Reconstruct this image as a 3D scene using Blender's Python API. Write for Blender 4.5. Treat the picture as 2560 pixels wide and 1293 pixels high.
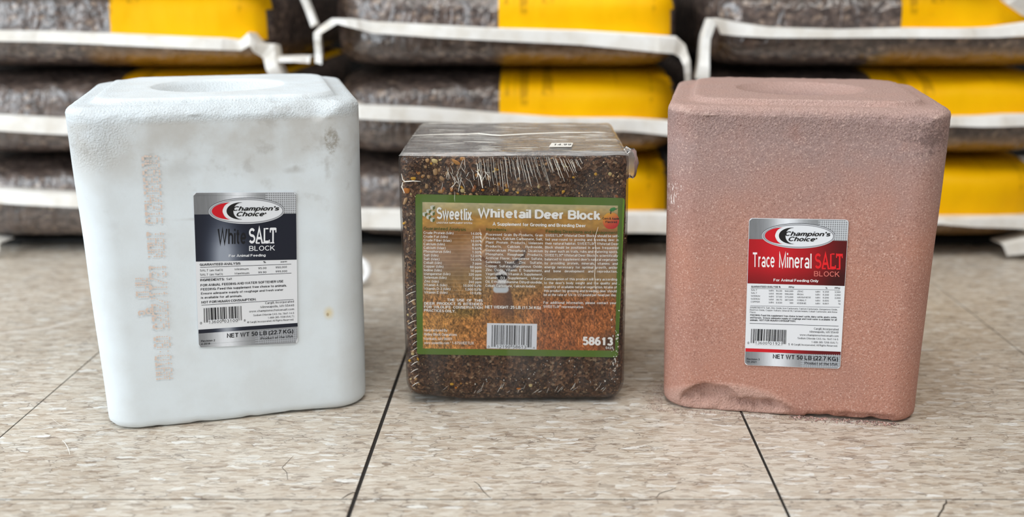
import bpy, bmesh, math, random
import numpy as np
from mathutils import Vector, noise as mnoise

for o in list(bpy.data.objects): bpy.data.objects.remove(o)
SC = bpy.context.scene
COL = SC.collection

# ------------------------------------------------------------------ camera
F_PX, HORIZON = 2607.0, 714.0
PITCH = math.atan(HORIZON / F_PX)
CAM_H = 0.3626
cam = bpy.data.cameras.new('camera'); camo = bpy.data.objects.new('camera', cam); COL.objects.link(camo)
cam.sensor_fit = 'HORIZONTAL'; cam.sensor_width = 36.0; cam.lens = 36.0 * F_PX / 2560.0
cam.shift_x = -70.0 / 2560.0
camo.location = (0, 0, CAM_H); camo.rotation_euler = (math.pi / 2 - PITCH, 0, 0)
cam.clip_start = 0.02
cam.dof.use_dof = True; cam.dof.focus_distance = 0.845; cam.dof.aperture_fstop = 3.2
SC.camera = camo

# ------------------------------------------------------------------ light
world = bpy.data.worlds.new('shop_ambient'); SC.world = world; world.use_nodes = True
bg = world.node_tree.nodes['Background']; bg.inputs[0].default_value = (0.88, 0.94, 1.0, 1); bg.inputs[1].default_value = 0.17

def area(name, loc, aim, sx, sy, power, col):
    l = bpy.data.lights.new(name, 'AREA'); l.shape = 'RECTANGLE'; l.size = sx; l.size_y = sy
    l.energy = power; l.color = col
    o = bpy.data.objects.new(name, l); COL.objects.link(o); o.location = loc
    o.rotation_euler = (Vector(aim) - Vector(loc)).to_track_quat('-Z', 'Y').to_euler()
    return o
area('storefront_window_light', (-2.6, 0.15, 1.45), (0, 0.9, 0.1), 2.6, 2.0, 74, (0.86, 0.94, 1.0))
area('glass_door_light', (-2.0, -1.7, 0.75), (-0.3, 1.2, 0.25), 1.0, 0.9, 19, (0.86, 0.94, 1.0))
area('ceiling_light_front', (0.6, -0.6, 2.9), (0.1, 0.9, 0.0), 2.4, 0.6, 46, (1.0, 0.97, 0.92))
area('ceiling_light_back', (-0.3, 1.0, 3.0), (-0.2, 1.0, 0.0), 2.4, 0.6, 22, (1.0, 0.97, 0.92))

SC.view_settings.view_transform = 'Standard'; SC.view_settings.look = 'None'
SC.view_settings.gamma = 1.0; SC.view_settings.use_curve_mapping = False
SC.view_settings.exposure = 0.20

# ------------------------------------------------------------------ helpers
def lin(c):
    return tuple(((v / 255.0) / 12.92 if v / 255.0 <= 0.04045 else ((v / 255.0 + 0.055) / 1.055) ** 2.4) for v in c)
def lin4(c): return lin(c) + (1.0,)

def link_mesh(name, verts, faces, mat, parent=None, smooth=False, cols=None):
    me = bpy.data.meshes.new(name)
    me.from_pydata([tuple(map(float, v)) for v in verts], [], [tuple(map(int, f)) for f in faces]); me.update()
    if smooth: me.polygons.foreach_set('use_smooth', [True] * len(me.polygons))
    if cols is not None:                       # one linear colour per vertex
        a = me.color_attributes.new('Col', 'FLOAT_COLOR', 'POINT')
        c = np.ones((len(verts), 4), np.float32); c[:, :3] = np.asarray(cols, np.float32)[:, :3]
        a.data.foreach_set('color', c.ravel())
    if mat: me.materials.append(mat)
    o = bpy.data.objects.new(name, me); COL.objects.link(o)
    if parent: o.parent = parent
    return o
def thing(name, label, cat, loc=(0, 0, 0), rz=0.0, group=None):
    o = bpy.data.objects.new(name, None); COL.objects.link(o); o.location = loc; o.rotation_euler = (0, 0, rz)
    o.empty_display_size = 0.05
    o['label'] = label; o['category'] = cat
    if group: o['group'] = group
    return o

class NT:
    """tiny node-tree writer"""
    def __init__(s, name):
        s.m = bpy.data.materials.new(name); s.m.use_nodes = True
        s.t = s.m.node_tree; s.t.nodes.clear()
        s.out = s.t.nodes.new('ShaderNodeOutputMaterial')
    def put(s, sock, v):
        if v is None: return
        if hasattr(v, 'is_output'): s.t.links.new(v, sock)
        elif isinstance(v, (tuple, list)) and sock.type == 'RGBA' and len(v) == 3: sock.default_value = tuple(v) + (1,)
        else: sock.default_value = v
    def n(s, typ, ins=None, **kw):
        nd = s.t.nodes.new(typ)
        for k, v in kw.items(): setattr(nd, k, v)
        for k, v in (ins or {}).items(): s.put(nd.inputs[k], v)
        return nd
    def obj(s): return s.n('ShaderNodeTexCoord').outputs['Object']
    def map(s, vec, scale=(1, 1, 1), loc=(0, 0, 0), rot=(0, 0, 0)):
        return s.n('ShaderNodeMapping', {'Vector': vec, 'Scale': scale, 'Location': loc, 'Rotation': rot}).outputs[0]
    def noise(s, vec, scale, detail=4, rough=0.55, dist=0.0, out='Fac'):
        return s.n('ShaderNodeTexNoise', {'Vector': vec, 'Scale': scale, 'Detail': detail, 'Roughness': rough, 'Distortion': dist}).outputs[out]
    def vor(s, vec, scale, out='Color', feature='F1', rnd=1.0):
        return s.n('ShaderNodeTexVoronoi', {'Vector': vec, 'Scale': scale, 'Randomness': rnd}, feature=feature).outputs[out]
    def ramp(s, fac, stops, interp='LINEAR'):
        r = s.n('ShaderNodeValToRGB', {'Fac': fac}); cr = r.color_ramp; cr.interpolation = interp
        while len(cr.elements) < len(stops): cr.elements.new(0.5)
        for e, (p, c) in zip(cr.elements, stops):
            e.position = p; e.color = (c, c, c, 1) if isinstance(c, (int, float)) else tuple(c)[:3] + (1,)
        return r.outputs[0]
    def math(s, op, a, b=None, c=None, clamp=False):
        nd = s.n('ShaderNodeMath', operation=op, use_clamp=clamp)
        s.put(nd.inputs[0], a); s.put(nd.inputs[1], b); s.put(nd.inputs[2], c)
        return nd.outputs[0]
    def mix(s, fac, a, b, blend='MIX'):
        nd = s.n('ShaderNodeMix', data_type='RGBA', blend_type=blend)
        s.put(nd.inputs['Factor'], fac); s.put(nd.inputs['A'] if False else nd.inputs[6], a); s.put(nd.inputs[7], b)
        return nd.outputs[2]
    def sep(s, vec): 
        nd = s.n('ShaderNodeSeparateXYZ', {0: vec}); return nd.outputs
    def rng(s, v, a, b, c=0.0, d=1.0):
        return s.n('ShaderNodeMapRange', {0: v, 1: a, 2: b, 3: c, 4: d}, interpolation_type='SMOOTHSTEP').outputs[0]
    def spot(s, xyz, x, z, rx, rz, lo=1.0, hi=0.4, jit=None):
        """soft elliptic mask in the object's x-z plane"""
        dx = s.math('DIVIDE', s.math('SUBTRACT', xyz[0], x), rx); dz = s.math('DIVIDE', s.math('SUBTRACT', xyz[2], z), rz)
        d = s.math('SQRT', s.math('ADD', s.math('MULTIPLY', dx, dx), s.math('MULTIPLY', dz, dz)))
        if jit is not None: d = s.math('ADD', d, jit)
        return s.rng(d, hi, lo, 1.0, 0.0)
    def bump(s, h, strength=0.5, dist=0.001, normal=None):
        return s.n('ShaderNodeBump', {'Height': h, 'Strength': strength, 'Distance': dist, 'Normal': normal}).outputs[0]
    def bsdf(s, **k):
        ins = {kk.replace('_', ' '): v for kk, v in k.items()}
        b = s.n('ShaderNodeBsdfPrincipled', ins); s.t.links.new(b.outputs[0], s.out.inputs[0]); return b
    def shade(s, sock): s.t.links.new(sock, s.out.inputs[0]); return s.m

def plain(name, col, rough=0.6, **k):
    t = NT(name); t.bsdf(Base_Color=lin(col), Roughness=rough, **k); return t.m

# ------------------------------------------------------------------ materials
def mat_floor():
    t = NT('vinyl_tile'); v = t.n('ShaderNodeNewGeometry').outputs['Position']
    warp = t.noise(t.map(v, (90, 140, 1)), 1.0, 3, out='Color')
    w = t.n('ShaderNodeVectorMath', {0: warp, 1: (0.5, 0.5, 0.5)}, operation='SUBTRACT').outputs[0]
    w = t.n('ShaderNodeVectorMath', {0: w, 1: (0.014, 0.006, 0)}, operation='MULTIPLY').outputs[0]
    pv = t.n('ShaderNodeVectorMath', {0: v, 1: w}, operation='ADD').outputs[0]
    base = t.ramp(t.noise(v, 14, 4), [(0.3, lin((196, 184, 166))), (0.7, lin((208, 197, 180)))])
    c1 = t.sep(t.vor(t.map(pv, (84, 290, 1)), 1.0))[0]
    col1 = t.ramp(c1, [(0.0, lin((146, 129, 112))), (0.07, lin((172, 153, 132))), (0.22, lin((191, 175, 155))),
                       (0.45, lin((202, 190, 173))), (0.70, lin((206, 195, 178))), (0.91, lin((226, 222, 212))), (0.975, lin((238, 238, 232)))], 'CONSTANT')
    c2 = t.sep(t.vor(t.map(pv, (130, 560, 1), (3.3, 1.7, 0)), 1.0))[0]
    col2 = t.ramp(c2, [(0.0, lin((142, 126, 110))), (0.08, lin((180, 162, 142))), (0.22, lin((205, 194, 177))),
                       (0.84, lin((228, 221, 208))), (0.96, lin((138, 125, 112)))], 'CONSTANT')
    col = t.mix(0.95, base, t.mix(0.45, col1, col2))
    edge = t.vor(t.map(pv, (84, 290, 1)), 1.0, 'Distance', 'DISTANCE_TO_EDGE')
    em = t.math('MULTIPLY', t.rng(edge, 0.02, 0.07, 1, 0), t.rng(t.noise(v, 55, 2), 0.52, 0.62))
    col = t.mix(t.math('MULTIPLY', em, 0.65), col, lin((112, 98, 86)))
    fine = t.noise(t.map(pv, (150, 900, 1)), 1.0, 3)
    col = t.mix(t.rng(fine, 0.60, 0.70, 0, 0.6), col, lin((236, 230, 218)))
    col = t.mix(t.rng(fine, 0.30, 0.40, 0.55, 0), col, lin((128, 112, 98)))
    dirt = t.rng(t.noise(v, 5, 5), 0.45, 0.75, 0, 0.12)
    col = t.mix(dirt, col, lin((150, 132, 108)))
    col = t.mix(1.0, col, (0.99, 1.01, 1.05), 'MULTIPLY')
    rg = t.rng(t.noise(v, 22, 5), 0.3, 0.7, 0.30, 0.44)
    t.bsdf(Base_Color=col, Roughness=rg, Specular_IOR_Level=0.5, Normal=t.bump(fine, 0.05, 0.0005)); return t.m

def mat_white_salt():
    t = NT('white_salt'); v = t.obj(); xyz = t.sep(v)
    rough = t.math('MAXIMUM', t.math('MULTIPLY', t.rng(xyz[2], 0.250, 0.257), t.rng(xyz[2], 0.2680, 0.2655, 0.22, 1.0)), t.spot(xyz, -0.10, 0.250, 0.045, 0.040))
    n1 = t.noise(v, 26, 5); n2 = t.noise(v, 640, 3, 0.6); n3 = t.noise(v, 60, 4)
    col = t.mix(t.rng(n1, 0.35, 0.7), lin((228, 236, 241)), lin((222, 228, 231)))
    front = t.rng(xyz[1], -0.085, -0.10)
    grime = t.math('MULTIPLY', t.math('MULTIPLY', t.rng(xyz[2], 0.185, 0.245), t.rng(xyz[2], 0.256, 0.250)), t.rng(n1, 0.32, 0.66, 0.25, 0.85))
    grime = t.math('MULTIPLY', grime, front)
    col = t.mix(t.math('MULTIPLY', grime, 0.75), col, lin((186, 181, 173)))
    blot = t.math('MULTIPLY', t.math('MULTIPLY', t.rng(n3, 0.56, 0.72), t.rng(xyz[2], 0.14, 0.23)), front)
    col = t.mix(t.math('MULTIPLY', blot, 0.35), col, lin((160, 155, 148)))
    jit = t.math('MULTIPLY', t.math('SUBTRACT', t.noise(v, 130, 4), 0.5), 1.4)
    s1 = t.math('MULTIPLY', t.spot(xyz, 0.0860, 0.2350, 0.0080, 0.0125, 1.0, 0.5, jit), front)
    s1 = t.math('MULTIPLY', s1, t.rng(t.noise(v, 420, 3, 0.7), 0.35, 0.62, 0.35, 1.0))
    col = t.mix(t.math('MULTIPLY', s1, 0.62), col, lin((124, 108, 82)))
    s2 = t.math('MULTIPLY', t.spot(xyz, 0.0770, 0.0885, 0.006, 0.008, 1.0, 0.0), front)
    col = t.mix(t.math('MULTIPLY', s2, 0.8), col, lin((226, 208, 160)))
    s3 = t.math('MULTIPLY', t.spot(xyz, 0.0760, 0.0872, 0.0016, 0.0022, 1.0, 0.3), front)
    col = t.mix(t.math('MULTIPLY', s3, 0.6), col, lin((160, 132, 92)))
    for (x, z, rx, rz, a) in ((0.0555, 0.2110, 0.011, 0.004, 0.30), (-0.012, 0.1755, 0.030, 0.0022, 0.34), (-0.028, 0.216, 0.02, 0.01, 0.2), (0.082, 0.213, 0.003, 0.010, 0.22)):
        col = t.mix(t.math('MULTIPLY', t.math('MULTIPLY', t.spot(xyz, x, z, rx, rz, 1.0, 0.1, t.math('MULTIPLY', jit, 0.5)), front), a), col, lin((140, 130, 116)))
    sp = t.rng(t.vor(v, 120, 'Distance'), 0.05, 0.03, 0, 0.0)
    h = t.math('MULTIPLY', n2, t.math('ADD', t.math('MULTIPLY', rough, 0.8), 0.04))
    nb = t.bump(h, 1.0, 0.0022)
    t.bsdf(Base_Color=col, Roughness=0.55, Normal=nb, Specular_IOR_Level=0.35, Subsurface_Weight=0.25,
           Subsurface_Radius=(0.012, 0.012, 0.012), Subsurface_Scale=0.5); return t.m

def mat_pink_salt():
    t = NT('pink_mineral_salt'); v = t.obj(); xyz = t.sep(v)
    n1 = t.noise(v, 18, 5, 0.6); g = t.noise(v, 760, 2, 0.8); n2 = t.noise(v, 520, 3, 0.65)
    up = t.math('ADD', t.rng(xyz[2], 0.12, 0.25), t.math('MULTIPLY', t.math('SUBTRACT', n1, 0.5), 1.3), clamp=True)
    col = t.mix(up, lin((186, 134, 116)), lin((162, 136, 131)))
    col = t.mix(t.rng(n1, 0.55, 0.75, 0, 0.35), col, lin((172, 112, 92)))
    col = t.mix(t.rng(g, 0.55, 0.70, 0, 0.7), col, lin((226, 192, 178)))
    col = t.mix(t.rng(g, 0.45, 0.30, 0, 0.6), col, lin((118, 80, 70)))
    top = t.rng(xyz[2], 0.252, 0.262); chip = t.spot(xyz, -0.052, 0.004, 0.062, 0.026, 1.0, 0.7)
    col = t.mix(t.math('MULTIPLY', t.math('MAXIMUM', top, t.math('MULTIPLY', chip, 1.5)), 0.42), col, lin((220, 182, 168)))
    jit = t.math('MULTIPLY', t.math('SUBTRACT', t.noise(v, 260, 4, 0.85), 0.5), 6.5)
    mark = t.math('MULTIPLY', t.spot(xyz, 0.094, 0.240, 0.016, 0.011, 1.0, 0.4, jit), t.rng(xyz[1], -0.06, -0.08))
    col = t.mix(t.math('MULTIPLY', mark, 0.5), col, lin((84, 66, 63)))
    scr = t.math('MULTIPLY', t.spot(xyz, -0.104, 0.186, 0.006, 0.014, 1.0, 0.4, jit), t.rng(t.noise(t.map(v, (1, 1, 0.4), rot=(0, 0.6, 0)), 500, 2), 0.5, 0.6))
    col = t.mix(scr, col, lin((240, 222, 214)))
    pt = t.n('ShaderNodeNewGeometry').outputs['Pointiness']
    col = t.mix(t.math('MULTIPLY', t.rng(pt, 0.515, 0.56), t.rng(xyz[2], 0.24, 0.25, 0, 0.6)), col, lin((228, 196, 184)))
    spark = t.rng(t.vor(v, 210, 'Distance'), 0.10, 0.05, 0, 0.55)
    col = t.mix(spark, col, lin((240, 214, 200)))
    rgh = t.math('MAXIMUM', t.math('MAXIMUM', t.rng(xyz[2], 0.225, 0.256), t.math('MULTIPLY', chip, 1.3)), 0.22)
    t.bsdf(Base_Color=col, Roughness=0.75, Specular_IOR_Level=0.3, Normal=t.bump(t.math('MULTIPLY', n2, rgh), 1.0, 0.0022)); return t.m

def mat_feed():
    t = NT('pressed_feed'); v = t.obj()
    c = t.sep(t.vor(v, 520))[0]; n = t.noise(v, 34, 4); g = t.noise(v, 900, 3, 0.7)
    col = t.ramp(c, [(0.0, lin((54, 35, 25))), (0.30, lin((86, 59, 42))), (0.60, lin((114, 80, 57))), (0.82, lin((144, 108, 80))), (0.95, lin((166, 140, 112)))], 'CONSTANT')
    col = t.mix(t.rng(n, 0.4, 0.65, 0, 0.55), col, lin((58, 44, 37)))
    col = t.mix(t.rng(g, 0.60, 0.75, 0, 0.7), col, lin((176, 150, 124)))
    h = t.math('ADD', t.vor(v, 520, 'Distance'), g)
    t.bsdf(Base_Color=col, Roughness=0.65, Normal=t.bump(h, 0.8, 0.0016)); return t.m

def mat_film(name, milk0, milk1, streak, gloss=0.5, rough=0.10, bumpd=0.0012):
    t = NT(name); v = t.obj()
    n = t.noise(t.map(v, streak), 1.0, 5, 0.6, 0.6); n2 = t.noise(v, 240, 3)
    nb = t.bump(t.math('ADD', n, t.math('MULTIPLY', n2, 0.25)), 0.5, bumpd)
    tr = t.n('ShaderNodeBsdfTransparent', {0: (1.0, 0.995, 0.99, 1)}).outputs[0]
    gl = t.n('ShaderNodeBsdfGlossy', {'Color': (1, 1, 1, 1), 'Roughness': rough, 'Normal': nb}).outputs[0]
    df = t.n('ShaderNodeBsdfDiffuse', {'Color': (0.80, 0.78, 0.76, 1), 'Normal': nb}).outputs[0]
    fr = t.n('ShaderNodeFresnel', {'IOR': 1.34, 'Normal': nb}).outputs[0]
    m1 = t.n('ShaderNodeMixShader', {0: t.rng(n, 0.40, 0.72, milk0, milk1), 1: tr, 2: df}).outputs[0]
    m2 = t.n('ShaderNodeMixShader', {0: t.math('MULTIPLY', fr, gloss * 2, clamp=True), 1: m1, 2: gl}).outputs[0]
    return t.shade(m2)

def mat_print():
    t = NT('label_print'); c = t.n('ShaderNodeVertexColor', layer_name='Col').outputs[0]
    t.bsdf(Base_Color=c, Roughness=0.42, Specular_IOR_Level=0.4); return t.m
def mat_vcol(name, rough=0.6):
    t = NT(name); c = t.n('ShaderNodeVertexColor', layer_name='Col').outputs[0]
    t.bsdf(Base_Color=c, Roughness=rough); return t.m

def mat_bag():
    t = NT('clear_seed_bag'); v = t.obj(); xyz = t.sep(v)
    c = t.sep(t.vor(t.map(v, (1, 1, 1.4)), 150))[0]; d = t.vor(t.map(v, (1, 1, 1.4)), 150, 'Distance')
    col = t.ramp(c, [(0.0, lin((54, 44, 41))), (0.4, lin((98, 83, 76))), (0.75, lin((128, 110, 100))), (0.93, lin((168, 146, 128)))], 'CONSTANT')
    col = t.mix(0.40, col, lin((98, 84, 78)))
    wr = t.noise(t.map(v, (30, 30, 12), rot=(0, 0.3, 0)), 1.0, 4, 0.55, 0.8); wr2 = t.noise(v, 60, 3)
    och = t.math('MULTIPLY', t.rng(xyz[0], -0.02, 0.005), t.rng(xyz[2], -0.018, -0.040))  # ochre on the lower half near the crease, partly reflection and shade painted in
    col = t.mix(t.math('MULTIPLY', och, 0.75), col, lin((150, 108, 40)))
    nb = t.bump(t.math('ADD', wr, t.math('MULTIPLY', wr2, 0.3)), 0.9, 0.010)
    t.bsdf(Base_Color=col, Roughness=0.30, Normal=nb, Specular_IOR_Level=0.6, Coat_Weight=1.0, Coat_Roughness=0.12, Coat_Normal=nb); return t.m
def mat_yellow():
    t = NT('yellow_bag_print'); v = t.obj(); xyz = t.sep(v)
    col = t.mix(t.rng(t.noise(v, 14, 3), 0.4, 0.65, 0, 0.4), lin((255, 194, 0)), lin((252, 178, 0)))
    # faded small print in narrow upright columns near the top of the panel
    k = t.noise(t.map(v, (60, 1, 4)), 1.0, 1); k2 = t.noise(t.map(v, (26, 1, 60)), 1.0, 2)
    m = t.math('MULTIPLY', t.math('MULTIPLY', t.rng(k, 0.58, 0.66), t.rng(k2, 0.40, 0.5)), t.rng(xyz[2], 0.012, 0.022))
    col = t.mix(t.math('MULTIPLY', m, 0.45), col, lin((120, 84, 10)))
    nb = t.bump(t.noise(t.map(v, (26, 20, 14)), 1.0, 3), 0.35, 0.006)
    t.bsdf(Base_Color=col, Roughness=0.5, Normal=nb, Specular_IOR_Level=0.12); return t.m
def mat_tape():
    t = NT('cream_woven_tape'); v = t.obj()
    col = t.mix(t.rng(t.noise(v, 30, 4), 0.35, 0.7), lin((240, 238, 234)), lin((224, 218, 208)))
    t.bsdf(Base_Color=col, Roughness=0.6, Normal=t.bump(t.noise(v, 120, 3), 0.3, 0.001)); return t.m

M = dict(floor=mat_floor(), scuff_soft=plain('soft_scuff', (216, 208, 197), 0.5), joint=plain('dark_joint', (34, 29, 25), 0.9), white=mat_white_salt(), pink=mat_pink_salt(), feed=mat_feed(),
         film=mat_film('shrink_film', 0.0, 0.035, (40, 40, 14), 0.30), film_top=mat_film('hazy_shrink_film', 0.22, 0.52, (26, 240, 40), 0.55, 0.13, 0.0010),
         pleat=plain('film_pleat', (250, 246, 236), 0.2), print=mat_print(), crumbs=mat_vcol('feed_crumbs', 0.6), bag=mat_bag(), yellow=mat_yellow(), tape=mat_tape(),  # pleat: white colour stands in for glints on the film folds
         black=plain('black_plastic', (20, 19, 18), 0.7), wall=plain('gap_shade_wall', (12, 11, 10), 0.9), crack=plain('dark_crack', (70, 60, 50), 0.9),
         scuff=plain('pale_scuff', (238, 234, 226), 0.6), paper=plain('label_paper', (232, 234, 238), 0.45), ink=plain('orange_stamp_ink', (222, 203, 191), 0.7),
         curl=plain('white_plastic', (240, 240, 240), 0.4), green=plain('label_green', (90, 122, 36), 0.45))
for k, c in dict(y=(240, 182, 56), o=(226, 138, 38), a=(204, 142, 66), t=(206, 164, 116), p=(230, 206, 146), b=(176, 104, 50)).items():
    tt = NT('grain_' + {'y': 'yellow', 'o': 'orange', 'a': 'amber', 't': 'tan', 'p': 'pale', 'b': 'brown'}[k]); vv = tt.obj()
    cc = tt.mix(tt.rng(tt.noise(vv, 700, 3), 0.4, 0.65), lin(c), lin(tuple(int(q * 0.62) for q in c)))
    tt.bsdf(Base_Color=cc, Roughness=0.4); M['g' + k] = tt.m

# ------------------------------------------------------------------ setting: floor of vinyl tiles, back wall
def box_data(x0, x1, y0, y1, z0, z1, ch=0.0):
    if ch <= 0:
        v = [(x0, y0, z0), (x1, y0, z0), (x1, y1, z0), (x0, y1, z0), (x0, y0, z1), (x1, y0, z1), (x1, y1, z1), (x0, y1, z1)]
        return v, [(3, 2, 1, 0), (4, 5, 6, 7), (0, 1, 5, 4), (1, 2, 6, 5), (2, 3, 7, 6), (3, 0, 4, 7)]
    zc = z1 - ch
    v = [(x0, y0, z0), (x1, y0, z0), (x1, y1, z0), (x0, y1, z0), (x0, y0, zc), (x1, y0, zc), (x1, y1, zc), (x0, y1, zc),
         (x0 + ch, y0 + ch, z1), (x1 - ch, y0 + ch, z1), (x1 - ch, y1 - ch, z1), (x0 + ch, y1 - ch, z1)]
    f = [(3, 2, 1, 0), (8, 9, 10, 11)]
    for k in range(4):
        n = (k + 1) % 4; f += [(k, n, 4 + n, 4 + k), (4 + k, 4 + n, 8 + n, 8 + k)]
    return v, f
floor = link_mesh('floor', *box_data(-2.6, 2.6, -0.9, 3.2, -0.05, -0.0007), M['joint']); floor['kind'] = 'structure'
TS = 0.3048
xl = [-0.1325 + TS * k for k in range(-6, 8)]; yl = [0.6728 + TS * k for k in range(-3, 7)]
def gapx(k): return {6: 0.0030, 5: 0.0013, 7: 0.0022, 8: 0.0009}.get(k, 0.001)
def gapy(k): return {3: 0.0016, 4: 0.0014}.get(k, 0.001)
rt = random.Random(5)
for i in range(len(xl) - 1):
    for j in range(len(yl) - 1):
        v, f = box_data(xl[i] + gapx(i) / 2, xl[i + 1] - gapx(i + 1) / 2, yl[j] + gapy(j) / 2, yl[j + 1] - gapy(j + 1) / 2, -0.0007, 0.0, 0.00015)
        link_mesh('tile', v, f, M['floor'], floor)
wall = link_mesh('wall_back', *box_data(-2.6, 2.6, 2.1, 2.2, 0.0, 2.6), M['wall']); wall['kind'] = 'structure'  # unseen wall, its near-black colour puts shade into the bag gaps

def ribbon(name, pts, w, mat, parent, z=0.0002):
    vs, fs = [], []
    n = len(pts)
    for i, p in enumerate(pts):
        a = Vector(pts[max(i - 1, 0)]); b = Vector(pts[min(i + 1, n - 1)]); d = (b - a).normalized(); nn = Vector((-d.y, d.x))
        ww = w * (0.25 if i in (0, n - 1) else 0.5)
        vs += [(p[0] + nn.x * ww, p[1] + nn.y * ww, z), (p[0] - nn.x * ww, p[1] - nn.y * ww, z)]
        if i: fs.append((2 * i - 2, 2 * i - 1, 2 * i + 1, 2 * i))
    return link_mesh(name, vs, fs, mat, parent)
for pts, w in (([(-0.1415, .6735), (-.1385, .679), (-.1360, .6820), (-.1325, .6838)], .0010),
               ([(0.2895, .6717), (.2880, .667), (.2850, .664), (.2828, .6591), (.2780, .6525), (.2740, .646), (.272, .63)], .0012),
               ([(0.083, .6746), (.0862, .681), (.0905, .684), (.0950, .6862), (.0992, .6897)], .0006),
               ([(-0.049, .70), (-.0452, .695), (-.041, .684), (-.0349, .6735)], .0005),
               ([(-.192, .742), (-.196, .722), (-.1905, .714), (-.187, .702)], .0004),
               ([(.2305, .7085), (.2312, .7042), (.2268, .7040)], .0004)):
    ribbon('crack', pts, w, M['crack'], floor)
rs = random.Random(3)
for k in range(26):
    x, y = -0.47 + rs.random() * 0.14, 0.755 + rs.random() * 0.10
    a = rs.uniform(-0.9, 0.5); L = rs.uniform(0.01, 0.035); c = rs.uniform(-12, 12)
    pts = [(x + math.cos(a) * L * s - math.sin(a) * c * L * L * s * s, y + math.sin(a) * L * s + math.cos(a) * c * L * L * s * s) for s in (0, .25, .5, .75, 1)]
    ribbon('scuff_mark', pts, rs.uniform(.00025, .0006), M['scuff'], floor)
for k in range(16):
    x, y = rs.uniform(-0.12, 0.24), rs.uniform(0.70, 0.83); a = rs.uniform(-0.6, 0.6); L = rs.uniform(0.006, 0.02)
    ribbon('scuff_mark', [(x, y), (x + math.cos(a) * L / 2, y + math.sin(a) * L / 2 + rs.uniform(-.001, .001)), (x + math.cos(a) * L, y + math.sin(a) * L)], rs.uniform(.0002, .00045), M['scuff'], floor)
ribbon('scuff_mark', [(-.60, 1.020), (-.5484, 1.0323), (-.52, 1.045), (-.50, 1.070), (-.48, 1.085)], .006, M['scuff_soft'], floor)

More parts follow.
